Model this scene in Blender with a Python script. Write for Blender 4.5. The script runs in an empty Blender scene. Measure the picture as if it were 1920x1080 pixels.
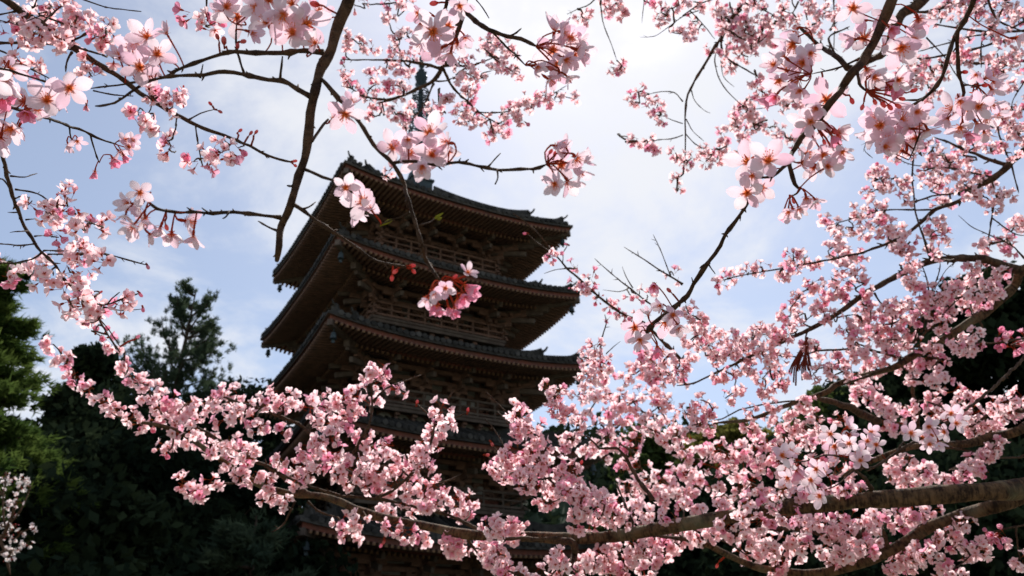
import bpy, math, random
import numpy as np
from mathutils import Matrix, Vector
from mathutils import noise as mnoise

rng = np.random.default_rng(7)
random.seed(7)
SC = bpy.context.scene
COL = SC.collection

# ------------------------------------------------------------------ camera
F_PX, PITCH, ROLL, CAM_Z = 1517.8, 0.475, 0.030, 1.6      # focal length in pixels of a 1920 wide frame
cp, sp_, cr, sr = math.cos(PITCH), math.sin(PITCH), math.cos(ROLL), math.sin(ROLL)
RIGHT = np.array([1.0, 0, 0]); FWD = np.array([0, cp, sp_]); UPV = np.array([0, -sp_, cp])
CAMP = np.array([0, 0, CAM_Z])
cam_d = bpy.data.cameras.new("camera")
cam = bpy.data.objects.new("camera", cam_d); COL.objects.link(cam)
cam_d.sensor_width = 36.0; cam_d.lens = 36.0 * F_PX / 1920
cam_d.clip_start = 0.03; cam_d.clip_end = 3000
cam_d.dof.use_dof = True; cam_d.dof.focus_distance = 0.95; cam_d.dof.aperture_fstop = 13
r_ = cr * RIGHT - sr * UPV; u_ = sr * RIGHT + cr * UPV
m = Matrix.Identity(4)
for i in range(3):
    m[i][0], m[i][1], m[i][2], m[i][3] = r_[i], u_[i], -FWD[i], CAMP[i]
cam.matrix_world = m
SC.camera = cam

# ------------------------------------------------------------------ light
SUN_EL, SUN_AZ = math.radians(52), math.radians(9)          # azimuth clockwise from +Y, the way the camera looks
SUN_DIR = np.array([math.sin(SUN_AZ) * math.cos(SUN_EL), math.cos(SUN_AZ) * math.cos(SUN_EL), math.sin(SUN_EL)])
sun_d = bpy.data.lights.new("sun", 'SUN'); sun_d.energy = 4.2; sun_d.angle = math.radians(0.6)
sun_d.color = (1.0, 0.95, 0.88)
sun = bpy.data.objects.new("sun", sun_d); COL.objects.link(sun)
sun.rotation_euler = Vector(-SUN_DIR).to_track_quat('-Z', 'Y').to_euler()

SC.view_settings.view_transform = 'Standard'
SC.view_settings.look = 'None'
SC.view_settings.gamma = 1
SC.view_settings.exposure = 0.6
SC.view_settings.use_curve_mapping = False

def nodes_of(tree):
    nt = tree.nodes; nt.clear()
    def N(kind, **kw):
        n = nt.new(kind)
        for k, v in kw.items():
            if k.startswith('i_'):
                n.inputs[k[2:].replace('_', ' ')].default_value = v
            else:
                setattr(n, k, v)
        return n
    return N, tree.links.new

W = bpy.data.worlds.new("World"); SC.world = W; W.use_nodes = True
N, L = nodes_of(W.node_tree)
out = N('ShaderNodeOutputWorld'); bg = N('ShaderNodeBackground'); bg.inputs['Strength'].default_value = 0.085
sky = N('ShaderNodeTexSky', sky_type='NISHITA'); sky.sun_disc = False
sky.sun_elevation = SUN_EL; sky.sun_rotation = SUN_AZ; sky.dust_density = 0.8; sky.ozone_density = 1.6; sky.air_density = 1.0
tc = N('ShaderNodeTexCoord'); sep = N('ShaderNodeSeparateXYZ'); L(tc.outputs['Generated'], sep.inputs[0])
zc = N('ShaderNodeMath', operation='MAXIMUM'); L(sep.outputs['Z'], zc.inputs[0]); zc.inputs[1].default_value = 0.0
za = N('ShaderNodeMath', operation='ADD'); L(zc.outputs[0], za.inputs[0]); za.inputs[1].default_value = 0.22
dx = N('ShaderNodeMath', operation='DIVIDE'); L(sep.outputs['X'], dx.inputs[0]); L(za.outputs[0], dx.inputs[1])
dy = N('ShaderNodeMath', operation='DIVIDE'); L(sep.outputs['Y'], dy.inputs[0]); L(za.outputs[0], dy.inputs[1])
cmb = N('ShaderNodeCombineXYZ'); L(dx.outputs[0], cmb.inputs[0]); L(dy.outputs[0], cmb.inputs[1]); cmb.inputs[2].default_value = 3.4
nz = N('ShaderNodeTexNoise'); L(cmb.outputs[0], nz.inputs['Vector'])
nz.inputs['Scale'].default_value = 2.6; nz.inputs['Detail'].default_value = 7; nz.inputs['Roughness'].default_value = 0.60
nz.inputs['Distortion'].default_value = 0.25
dot = N('ShaderNodeVectorMath', operation='DOT_PRODUCT'); L(tc.outputs['Generated'], dot.inputs[0]); dot.inputs[1].default_value = tuple(SUN_DIR)
dmx = N('ShaderNodeMath', operation='MAXIMUM'); L(dot.outputs['Value'], dmx.inputs[0]); dmx.inputs[1].default_value = 0
dpw = N('ShaderNodeMath', operation='POWER'); L(dmx.outputs[0], dpw.inputs[0]); dpw.inputs[1].default_value = 9
dml = N('ShaderNodeMath', operation='MULTIPLY_ADD'); L(dpw.outputs[0], dml.inputs[0]); dml.inputs[1].default_value = 0.10; L(nz.outputs['Fac'], dml.inputs[2])
rmp = N('ShaderNodeMapRange'); rmp.interpolation_type = 'SMOOTHSTEP'; L(dml.outputs[0], rmp.inputs['Value'])
rmp.inputs['From Min'].default_value = 0.455; rmp.inputs['From Max'].default_value = 0.70
rmp.inputs['To Min'].default_value = 0.16; rmp.inputs['To Max'].default_value = 0.88
cloud = N('ShaderNodeRGB'); cloud.outputs[0].default_value = (7.0, 7.1, 7.4, 1)
mx = N('ShaderNodeMix', data_type='RGBA'); L(rmp.outputs[0], mx.inputs['Factor']); L(sky.outputs[0], mx.inputs['A']); L(cloud.outputs[0], mx.inputs['B'])
L(mx.outputs['Result'], bg.inputs['Color']); L(bg.outputs[0], out.inputs[0])

# ------------------------------------------------------------------ helpers
def ray(u, v):
    X, Y = u - 960, 540 - v
    a = X * cr + Y * sr; b = -X * sr + Y * cr
    return (a * RIGHT + b * UPV) / F_PX + FWD

def at(u, v, d):
    return CAMP + ray(u, v) * d

def ground_at(u, v, dist):
    """point at ground distance dist along the ray's heading, and the height the ray has there"""
    r = ray(u, v); k = dist / math.hypot(r[0], r[1])
    return np.array([r[0] * k, r[1] * k]), CAM_Z + r[2] * k

class MB:
    def __init__(s): s.v = []; s.f = []; s.m = []; s.uv = None
    def add(s, vs, fs, mi=0):
        o = len(s.v); s.v += [tuple(map(float, p)) for p in vs]
        s.f += [tuple(i + o for i in f) for f in fs]; s.m += [mi] * len(fs)
    def box(s, c, size, mi=0, rot=None):
        x, y, z = size[0] / 2, size[1] / 2, size[2] / 2
        P = np.array([(-x, -y, -z), (x, -y, -z), (x, y, -z), (-x, y, -z), (-x, -y, z), (x, -y, z), (x, y, z), (-x, y, z)])
        if rot is not None: P = P @ np.array(rot).T
        s.add(P + np.array(c), BOXF, mi)
    def beam(s, a, b, w, h, mi=0):
        """box from a to b, h along the up-most side"""
        a = np.array(a, float); b = np.array(b, float); d = b - a; d /= np.linalg.norm(d)
        side = np.cross(d, (0, 0, 1)); side /= (np.linalg.norm(side) + 1e-9); up = np.cross(side, d)
        P = []
        for q in (a, b):
            for (i, j) in ((-1, -1), (1, -1), (1, 1), (-1, 1)): P.append(q + side * i * w / 2 + up * j * h / 2)
        s.add(P, [(0, 1, 2, 3), (7, 6, 5, 4), (0, 4, 5, 1), (1, 5, 6, 2), (2, 6, 7, 3), (3, 7, 4, 0)], mi)
    def lathe(s, prof, n=16, c=(0, 0, 0), mi=0):
        vs = []; fs = []
        for r, z in prof:
            for k in range(n):
                t = 2 * math.pi * k / n; vs.append((c[0] + r * math.cos(t), c[1] + r * math.sin(t), c[2] + z))
        for i in range(len(prof) - 1):
            for k in range(n):
                a = i * n + k; b = i * n + (k + 1) % n; fs.append((a, b, b + n, a + n))
        fs.append(tuple(range(n))[::-1]); fs.append(tuple(range((len(prof) - 1) * n, len(prof) * n)))
        s.add(vs, fs, mi)
    def tube(s, pts, rad, n=6, mi=0, cap=True):
        pts = np.array(pts, float); K = len(pts)
        rad = np.broadcast_to(np.array(rad, float), (K,))
        tan = np.gradient(pts, axis=0); tan /= (np.linalg.norm(tan, axis=1)[:, None] + 1e-12)
        ref = np.array([0.31, 0.17, 0.93]);
        if abs(tan[0] @ ref) > 0.9: ref = np.array([1.0, 0, 0])
        x = np.cross(tan[0], ref); x /= np.linalg.norm(x); vs = []
        for i in range(K):
            x = x - tan[i] * (x @ tan[i]); x /= np.linalg.norm(x); y = np.cross(tan[i], x)
            for k in range(n):
                t = 2 * math.pi * k / n; vs.append(pts[i] + rad[i] * (x * math.cos(t) + y * math.sin(t)))
        fs = []
        for i in range(K - 1):
            for k in range(n):
                a = i * n + k; b = i * n + (k + 1) % n; fs.append((a, b, b + n, a + n))
        if cap: fs.append(tuple(range(n))[::-1]); fs.append(tuple(range((K - 1) * n, K * n)))
        s.add(vs, fs, mi)
    def build(s, name, mats, parent=None, smooth=False, kind=None):
        me = bpy.data.meshes.new(name); me.from_pydata(s.v, [], s.f)
        for mt in (mats if isinstance(mats, (list, tuple)) else [mats]): me.materials.append(mt)
        if len(set(s.m)) > 1: me.polygons.foreach_set('material_index', s.m)
        if smooth: me.polygons.foreach_set('use_smooth', [True] * len(s.f))
        me.update()
        return link(name, me, parent, kind)

BOXF = [(3, 2, 1, 0), (4, 5, 6, 7), (0, 1, 5, 4), (1, 2, 6, 5), (2, 3, 7, 6), (3, 0, 4, 7)]

def link(name, me, parent=None, kind=None):
    o = bpy.data.objects.new(name, me); COL.objects.link(o)
    if parent is not None: o.parent = parent
    if kind: o['kind'] = kind
    return o

def mesh_tri(name, V, T, mats, mi=None, attrs=None, smooth=True):
    """mesh from numpy arrays of vertices and triangles"""
    me = bpy.data.meshes.new(name); k = T.shape[1]
    me.vertices.add(len(V)); me.vertices.foreach_set('co', np.ascontiguousarray(V, dtype=np.float32).ravel())
    me.loops.add(T.size); me.loops.foreach_set('vertex_index', T.astype(np.int32).ravel())
    me.polygons.add(len(T)); me.polygons.foreach_set('loop_start', np.arange(0, T.size, k, dtype=np.int32))
    if smooth: me.polygons.foreach_set('use_smooth', np.ones(len(T), dtype=bool))
    for mt in (mats if isinstance(mats, (list, tuple)) else [mats]): me.materials.append(mt)
    if mi is not None: me.polygons.foreach_set('material_index', mi.astype(np.int32))
    for nm, arr in (attrs or {}).items():
        a = me.attributes.new(nm, 'FLOAT', 'POINT'); a.data.foreach_set('value', arr.astype(np.float32))
    me.update(calc_edges=True)
    return me

def thing(name, label, cat, loc=(0, 0, 0), rotz=0, group=None):
    o = bpy.data.objects.new(name, None); COL.objects.link(o)
    o.location = loc; o.rotation_euler = (0, 0, rotz); o.empty_display_size = 0.2
    o['label'] = label; o['category'] = cat
    if group: o['group'] = group
    return o

# ------------------------------------------------------------------ materials
def mat(name, col, rough=0.75, noise=0.0, scale=6.0, bump=0.0, col2=None, stretch=None, spec=0.3, vary=0.0):
    m = bpy.data.materials.new(name); m.use_nodes = True
    N, L = nodes_of(m.node_tree)
    o = N('ShaderNodeOutputMaterial'); b = N('ShaderNodeBsdfPrincipled'); L(b.outputs[0], o.inputs[0])
    b.inputs['Roughness'].default_value = rough; b.inputs['Specular IOR Level'].default_value = spec
    tc = N('ShaderNodeTexCoord'); src = tc.outputs['Object']
    if stretch:
        mp = N('ShaderNodeMapping'); mp.inputs['Scale'].default_value = stretch; L(src, mp.inputs[0]); src = mp.outputs[0]
    n = N('ShaderNodeTexNoise'); n.inputs['Scale'].default_value = scale; n.inputs['Detail'].default_value = 5; n.inputs['Roughness'].default_value = 0.6
    L(src, n.inputs['Vector'])
    c2 = col2 or tuple(c * (1 - noise) for c in col)
    r = N('ShaderNodeMapRange'); L(n.outputs['Fac'], r.inputs['Value']); r.inputs['From Min'].default_value = 0.32; r.inputs['From Max'].default_value = 0.68
    x = N('ShaderNodeMix', data_type='RGBA'); L(r.outputs[0], x.inputs['Factor'])
    x.inputs['A'].default_value = (*col, 1); x.inputs['B'].default_value = (*c2, 1); res = x.outputs['Result']
    if vary:      # each piece weathered a little differently
        oi = N('ShaderNodeObjectInfo'); vr = N('ShaderNodeMapRange'); L(oi.outputs['Random'], vr.inputs['Value']); vr.inputs['To Min'].default_value = 1 - vary; vr.inputs['To Max'].default_value = 1 + vary * .6
        ml = N('ShaderNodeVectorMath', operation='SCALE'); L(res, ml.inputs[0]); L(vr.outputs[0], ml.inputs['Scale']); res = ml.outputs[0]
    L(res, b.inputs['Base Color'])
    if bump:
        bp = N('ShaderNodeBump'); bp.inputs['Strength'].default_value = bump; bp.inputs['Distance'].default_value = 0.02
        L(n.outputs['Fac'], bp.inputs['Height']); L(bp.outputs[0], b.inputs['Normal'])
    return m

M_WOOD = mat('weathered wood', (0.25, 0.135, 0.095), 0.85, 0.5, 3, 0.3, col2=(0.11, 0.07, 0.054), stretch=(1, 1, 4))
M_RED = mat('faded red wood', (0.20, 0.06, 0.036), 0.8, 0.4, 2.2, 0.2, col2=(0.10, 0.044, 0.032))
M_BEAM = mat('grey brown beam', (0.15, 0.115, 0.09), 0.8, 0.4, 3, 0.3, col2=(0.08, 0.055, 0.044))
M_PLASTER = mat('aged plaster', (0.40, 0.385, 0.36), 0.9, 0.2, 2.5, 0.1, col2=(0.27, 0.26, 0.24))
M_OCHRE = mat('ochre rafter end', (0.20, 0.11, 0.05), 0.8, 0.3, 3)
M_TILE = mat('grey roof tile', (0.080, 0.074, 0.066), 0.8, 0.4, 3.5, 0.3, col2=(0.034, 0.033, 0.031), spec=0.1, vary=0.55)
M_BRONZE = mat('dark bronze', (0.05, 0.075, 0.085), 0.55, 0.4, 4, 0.1, col2=(0.03, 0.04, 0.045))
M_STONE = mat('grey stone', (0.32, 0.31, 0.29), 0.9, 0.3, 2.5, 0.3)
M_GROUND = mat('pale gravel ground', (0.20, 0.18, 0.14), 0.95, 0.4, 0.6, 0.3, col2=(0.09, 0.10, 0.05))
M_HILL = mat('wooded hill', (0.035, 0.055, 0.028), 0.95, 0.5, 0.12, 0.4, col2=(0.02, 0.03, 0.016))
M_TRUNK = mat('rough tree bark', (0.09, 0.062, 0.045), 0.9, 0.5, 4, 0.6)

def bark(name, c1, c2, moss=0.0):
    m = bpy.data.materials.new(name); m.use_nodes = True
    N, L = nodes_of(m.node_tree)
    o = N('ShaderNodeOutputMaterial'); b = N('ShaderNodeBsdfPrincipled'); L(b.outputs[0], o.inputs[0])
    b.inputs['Roughness'].default_value = 0.8; b.inputs['Specular IOR Level'].default_value = 0.12
    uv = N('ShaderNodeUVMap'); mp = N('ShaderNodeMapping'); mp.inputs['Scale'].default_value = (130, 3.0, 1); L(uv.outputs[0], mp.inputs[0])
    n = N('ShaderNodeTexNoise'); n.inputs['Scale'].default_value = 1.0; n.inputs['Detail'].default_value = 4; n.inputs['Roughness'].default_value = 0.65; L(mp.outputs[0], n.inputs['Vector'])
    tc = N('ShaderNodeTexCoord'); n2 = N('ShaderNodeTexNoise'); n2.inputs['Scale'].default_value = 45; n2.inputs['Detail'].default_value = 6; n2.inputs['Roughness'].default_value = 0.7; L(tc.outputs['Object'], n2.inputs['Vector'])
    ad = N('ShaderNodeMath', operation='ADD'); L(n.outputs['Fac'], ad.inputs[0]); L(n2.outputs['Fac'], ad.inputs[1])
    r = N('ShaderNodeMapRange'); r.inputs['From Min'].default_value = 0.86; r.inputs['From Max'].default_value = 1.14; L(ad.outputs[0], r.inputs['Value'])
    x = N('ShaderNodeMix', data_type='RGBA'); L(r.outputs[0], x.inputs['Factor']); x.inputs['A'].default_value = (*c1, 1); x.inputs['B'].default_value = (*c2, 1)
    res = x.outputs['Result']
    if moss:
        n3 = N('ShaderNodeTexNoise'); n3.inputs['Scale'].default_value = 11; n3.inputs['Detail'].default_value = 5; L(tc.outputs['Object'], n3.inputs['Vector'])
        r3 = N('ShaderNodeMapRange'); r3.inputs['From Min'].default_value = 0.56; r3.inputs['From Max'].default_value = 0.68; r3.inputs['To Max'].default_value = moss; L(n3.outputs['Fac'], r3.inputs['Value'])
        x3 = N('ShaderNodeMix', data_type='RGBA'); L(r3.outputs[0], x3.inputs['Factor']); L(res, x3.inputs['A']); x3.inputs['B'].default_value = (0.20, 0.18, 0.11, 1); res = x3.outputs['Result']
    L(res, b.inputs['Base Color'])
    bp = N('ShaderNodeBump'); bp.inputs['Strength'].default_value = 1.0; bp.inputs['Distance'].default_value = 0.006
    L(ad.outputs[0], bp.inputs['Height']); L(bp.outputs[0], b.inputs['Normal'])
    return m

M_BARK = bark('cherry bough bark', (0.030, 0.016, 0.010), (0.15, 0.085, 0.045), 0.5)
M_TWIG = bark('dark cherry twig', (0.042, 0.023, 0.016), (0.12, 0.068, 0.042))

def petal_mat(name, base, pale, pink, core, r1max=0.5, tr=0.55):
    m = bpy.data.materials.new(name); m.use_nodes = True
    N, L = nodes_of(m.node_tree)
    o = N('ShaderNodeOutputMaterial')
    at_ = N('ShaderNodeAttribute', attribute_name='rad'); tn = N('ShaderNodeAttribute', attribute_name='tint'); oi = N('ShaderNodeObjectInfo')
    a = N('ShaderNodeMath', operation='ADD'); L(oi.outputs['Random'], a.inputs[0]); L(tn.outputs['Fac'], a.inputs[1])
    fr = N('ShaderNodeMath', operation='FRACT'); L(a.outputs[0], fr.inputs[0])
    pw = N('ShaderNodeMath', operation='POWER'); L(fr.outputs[0], pw.inputs[0]); pw.inputs[1].default_value = 1.5
    tcol = N('ShaderNodeMix', data_type='RGBA'); L(pw.outputs[0], tcol.inputs['Factor']); tcol.inputs['A'].default_value = (*pale, 1); tcol.inputs['B'].default_value = (*pink, 1)
    r1 = N('ShaderNodeMapRange'); L(at_.outputs['Fac'], r1.inputs['Value']); r1.inputs['From Min'].default_value = 0.12; r1.inputs['From Max'].default_value = r1max; r1.interpolation_type = 'SMOOTHSTEP'
    c1 = N('ShaderNodeMix', data_type='RGBA'); L(r1.outputs[0], c1.inputs['Factor']); c1.inputs['A'].default_value = (*base, 1); L(tcol.outputs['Result'], c1.inputs['B'])
    r0 = N('ShaderNodeMapRange'); L(at_.outputs['Fac'], r0.inputs['Value']); r0.inputs['From Min'].default_value = 0.05; r0.inputs['From Max'].default_value = 0.20
    c0 = N('ShaderNodeMix', data_type='RGBA'); L(r0.outputs[0], c0.inputs['Factor']); c0.inputs['A'].default_value = (*core, 1); L(c1.outputs['Result'], c0.inputs['B'])
    col = c0.outputs['Result']
    d = N('ShaderNodeBsdfDiffuse'); L(col, d.inputs['Color']); t = N('ShaderNodeBsdfTranslucent'); L(col, t.inputs['Color'])
    g = N('ShaderNodeBsdfGlossy'); g.inputs['Roughness'].default_value = 0.45
    ms = N('ShaderNodeMixShader'); ms.inputs[0].default_value = tr; L(d.outputs[0], ms.inputs[1]); L(t.outputs[0], ms.inputs[2])
    m2 = N('ShaderNodeMixShader'); m2.inputs[0].default_value = 0.03; L(ms.outputs[0], m2.inputs[1]); L(g.outputs[0], m2.inputs[2])
    L(m2.outputs[0], o.inputs[0])
    return m

M_PETAL = petal_mat('near cherry petal', (0.84, 0.60, 0.67), (0.87, 0.74, 0.80), (0.84, 0.53, 0.67), (0.85, 0.22, 0.05))
M_PETAL_S = petal_mat('cherry petal', (0.96, 0.60, 0.65), (0.97, 0.78, 0.81), (0.96, 0.61, 0.67), (0.90, 0.30, 0.22), tr=0.64)
M_PETAL_P = petal_mat('deep pink petal', (0.86, 0.30, 0.42), (0.90, 0.48, 0.62), (0.86, 0.28, 0.44), (0.65, 0.06, 0.08))
M_PETAL_W = petal_mat('white cherry petal', (0.85, 0.70, 0.70), (0.72, 0.68, 0.67), (0.70, 0.60, 0.62), (0.5, 0.25, 0.18))

def leafy(name, c1, c2, tr=0.35, scale=0.6):
    m = bpy.data.materials.new(name); m.use_nodes = True
    N, L = nodes_of(m.node_tree); o = N('ShaderNodeOutputMaterial')
    tn = N('ShaderNodeAttribute', attribute_name='tint')
    x = N('ShaderNodeMix', data_type='RGBA'); L(tn.outputs['Fac'], x.inputs['Factor']); x.inputs['A'].default_value = (*c1, 1); x.inputs['B'].default_value = (*c2, 1)
    d = N('ShaderNodeBsdfDiffuse'); t = N('ShaderNodeBsdfTranslucent'); L(x.outputs['Result'], d.inputs[0]); L(x.outputs['Result'], t.inputs[0])
    ms = N('ShaderNodeMixShader'); ms.inputs[0].default_value = tr; L(d.outputs[0], ms.inputs[1]); L(t.outputs[0], ms.inputs[2]); L(ms.outputs[0], o.inputs[0])
    return m

M_CALYX = leafy('red calyx and stalk', (0.42, 0.075, 0.04), (0.30, 0.15, 0.055), 0.5)
M_STAMEN = leafy('orange stamen', (0.85, 0.32, 0.08), (0.9, 0.5, 0.15), 0.5)
M_STALK = leafy('dry red stalk', (0.16, 0.035, 0.025), (0.12, 0.04, 0.03), 0.1)
M_BUDLEAF = leafy('yellow green leaf bud', (0.30, 0.30, 0.05), (0.4, 0.35, 0.06), 0.4)
M_BUD = petal_mat('red flower bud', (0.70, 0.10, 0.08), (0.78, 0.24, 0.24), (0.76, 0.16, 0.18), (0.5, 0.06, 0.04))
M_PINE = leafy('pine needle', (0.045, 0.07, 0.046), (0.095, 0.125, 0.07), 0.4)
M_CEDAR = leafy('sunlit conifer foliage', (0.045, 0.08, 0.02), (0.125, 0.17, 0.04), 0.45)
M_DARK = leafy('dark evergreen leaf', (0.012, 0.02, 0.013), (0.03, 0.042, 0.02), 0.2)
M_MID = leafy('mid green leaf', (0.05, 0.075, 0.025), (0.10, 0.125, 0.035), 0.35)
M_OLIVE = leafy('olive spring leaf', (0.12, 0.12, 0.03), (0.2, 0.17, 0.045), 0.4)

# ------------------------------------------------------------------ setting: ground and hill
g = MB(); n = 24
for i in range(n + 1):
    for j in range(n + 1):
        x, y = (i / n - .5) * 1600, (j / n - .5) * 1600; g.v.append((x, y, 0))
for i in range(n):
    for j in range(n):
        a = i * (n + 1) + j; g.f.append((a, a + n + 1, a + n + 2, a + 1)); g.m.append(0)
gr = g.build('ground', M_GROUND); gr['kind'] = 'structure'

hv = MB(); nu, nv = 90, 14
def hill_h(az, r):
    """height of the wooded ridge at heading az and distance r"""
    top = 40 + 7 * math.sin(az * 5 + 1) + 4 * math.sin(az * 13) + 2.5 * math.sin(az * 31 + .6) - 10 * max(0, -az)
    s = min(1, max(0, (r - 95) / 80))
    return top * (s * s * (3 - 2 * s)) - 0.3
for j in range(nv + 1):
    r = 90 + (j / nv) * 150
    for i in range(nu + 1):
        az = -1.3 + 2.6 * i / nu
        hv.v.append((r * math.sin(az), r * math.cos(az), hill_h(az, r) + 1.2 * math.sin(i * 2.1 + j) * min(1, j / 4)))
for j in range(nv):
    for i in range(nu):
        a = j * (nu + 1) + i; hv.f.append((a, a + 1, a + nu + 2, a + nu + 1)); hv.m.append(0)
hl = hv.build('hill', M_HILL, smooth=True); hl['kind'] = 'structure'

# ------------------------------------------------------------------ pagoda
PH = [7.615, 11.777, 15.959, 19.715, 23.596]      # heights of the eave corners
PW = [6.883, 6.653, 6.371, 6.312, 6.141]          # half widths at the eaves
PB = [3.25, 2.98, 2.72, 2.50, 2.28]               # half widths of the bodies
RISE = 0.46
pag = thing('pagoda', 'dark five storied wooden pagoda with grey tiled roofs behind the blossom', 'pagoda', (-5.153, 38.041, 0), math.radians(45) - 0.255)
FACES = [0, -90, 90, 180]                          # 0: the face towards the right of the picture, -90: the left one
def rz(deg):
    a = math.radians(deg); c, s = math.cos(a), math.sin(a); return np.array([[c, -s, 0], [s, c, 0], [0, 0, 1]])
RZ = {f: np.round(rz(f), 6) for f in FACES}
BODY_TOP = [h - 2.02 for h in PH]

def ze(k, t): return PH[k] - RISE * (1 - abs(t) ** 2.6)

for k in range(5):
    w, h, b = PW[k], PH[k], PB[k]
    if k < 4: r_in, z_in = PB[k + 1] + 0.30, h + 1.12
    else: r_in, z_in = 0.62, 27.25
    zm = h - RISE
    def top(x, r):
        s = (w - r) / (w - r_in); t = min(1, abs(x) / max(r, 1e-6))
        prof = (0.74 * s + 0.26 * s * s) if k < 4 else (0.62 * s + 0.38 * s * s)
        return zm + (z_in - zm) * prof + RISE * t ** 2.6 * max(0, 1 - s) ** 1.5
    # skin: tiled top sheet with the plank soffit below it
    sk = MB(); NT, NS = 24, 8
    for f in FACES:
        R = RZ[f]
        for (off, mi) in ((0.0, 0), (-0.13, 1)):
            vs = []
            for j in range(NS + 1):
                r = w + (r_in - w) * j / NS
                for i in range(NT + 1):
                    x = (2 * i / NT - 1) * r; vs.append(R @ np.array([x, -r, top(x, r) + off]))
            fs = [(j * (NT + 1) + i, j * (NT + 1) + i + 1, (j + 1) * (NT + 1) + i + 1, (j + 1) * (NT + 1) + i) for j in range(NS) for i in range(NT)]
            if mi: fs = [q[::-1] for q in fs]
            sk.add(vs, fs, mi)
        rim = []
        for i in range(NT + 1):
            x = (2 * i / NT - 1) * w; z = top(x, w); rim += [R @ np.array([x, -w, z]), R @ np.array([x, -w, z - .13])]
        sk.add(rim, [(2 * i, 2 * i + 1, 2 * i + 3, 2 * i + 2) for i in range(NT)], 0)
    roof = sk.build('roof', [M_TILE, M_WOOD], pag, smooth=True)
    # round tile rows
    sp = 0.285; nrow = int(2 * w / sp); back = MB()
    for f in FACES:
        for i in range(nrow):
            x = (i - (nrow - 1) / 2) * sp
            rend = max(r_in, abs(x) + 0.05)
            if w - rend < 0.25: continue
            mb = MB() if f in (0, -90) else back; jz = rng.normal(0, .014); x += rng.normal(0, .010)
            ns = max(2, int((w - rend) / 0.7)); vs = []
            for j in range(ns + 1):
                r = (w + 0.06) + (rend - w - 0.06) * j / ns; z = top(x, min(r, w)) + 0.005 + jz + .008 * math.sin(3 * r + 5 * x)
                for a in (0, 60, 120, 180):
                    vs.append(RZ[f] @ np.array([x + 0.092 * math.cos(math.radians(a)), -r, z + 0.19 * math.sin(math.radians(a))]))
            fs = [(4 * j + a, 4 * j + a + 1, 4 * j + a + 5, 4 * j + a + 4) for j in range(ns) for a in range(3)]
            mb.add(vs, fs)
            # round end tile facing out
            c = RZ[f] @ np.array([x, -w - 0.062, top(x, w) + 0.06 + jz]); ax = RZ[f] @ np.array([1, 0, 0]); dv = [c + 0.12 * (ax * math.cos(q) + np.array([0, 0, 1]) * math.sin(q)) for q in np.linspace(0, 2 * math.pi, 9)[:-1]]
            mb.add(dv, [tuple(range(8))])
            if f in (0, -90): mb.build('tile_row', M_TILE, roof)
    back.build('rear_tile_rows', M_TILE, roof, kind='stuff')
    # eave boards, two rings that follow the curve of the eave
    for (r0, dz, hh, th, nm) in ((w - 0.13, -0.13, 0.20, 0.14, 'eave_board'), (w - 1.58, -0.36, 0.17, 0.14, 'inner_eave_board')):
        for f in FACES:
            eb = MB(); vs = []; slope = math.tan(math.radians(8.5))
            for i in range(NT + 1):
                t = 2 * i / NT - 1
                z = ze(k, t) + dz + (w - r0) * slope * (1 if nm == 'inner_eave_board' else 0) + 0 * t
                for (ro, zo) in ((r0, 0), (r0, -hh), (r0 - th, -hh), (r0 - th, 0)):
                    vs.append(RZ[f] @ np.array([t * ro, -ro, z + zo]))
            fs = [(4 * i + a, 4 * i + (a + 1) % 4, 4 * i + 4 + (a + 1) % 4, 4 * i + 4 + a) for i in range(NT) for a in range(4)]
            eb.add(vs, fs); eb.build(nm, M_RED, roof)
    # rafters, two layers
    s1, s2 = math.tan(math.radians(8.5)), math.tan(math.radians(15))
    for f in FACES:
        fly = MB(); bas = MB(); nr = int(2 * w / 0.235)
        for i in range(nr):
            x = (i - (nr - 1) / 2) * 0.235
            r1 = max(w - 1.75, abs(x) + 0.05); t = abs(x) / w; z0 = ze(k, t) - 0.40
            if w - 0.06 - r1 > 0.15:
                a = np.array([x, -(w - 0.02), z0 + 0.02 * s1]); c = np.array([x, -r1, z0 + (w - r1) * s1])
                fly.beam(RZ[f] @ a, RZ[f] @ c, 0.10, 0.12, 0)
                e = RZ[f] @ np.array([x, -(w - 0.018), z0]); sx = RZ[f] @ np.array([0.05, 0, 0]); sz = np.array([0, 0, 0.06])
                fly.add([e - sx - sz, e + sx - sz, e + sx + sz, e - sx + sz], [(0, 1, 2, 3)], 1)
            r2 = max(b - 0.1, abs(x) + 0.05); rs = w - 1.50
            if rs - r2 > 0.2:
                zb = ze(k, t) - 0.62 + 1.5 * s1
                zq = zb + (rs - r2) * s2
                bas.beam(RZ[f] @ np.array([x, -rs, zb]), RZ[f] @ np.array([x, -r2, zq]), 0.105, 0.13, 0)
                e = RZ[f] @ np.array([x, -(rs + 0.004), zb]); sx = RZ[f] @ np.array([0.05, 0, 0]); sz = np.array([0, 0, 0.062])
                bas.add([e - sx - sz, e + sx - sz, e + sx + sz, e - sx + sz], [(0, 1, 2, 3)], 1)
        fly.build('flying_rafters', [M_WOOD, M_OCHRE], roof, kind='stuff'); bas.build('base_rafters', [M_WOOD, M_OCHRE], roof, kind='stuff')
    # soffit planks above the rafters
    so = MB()
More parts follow.
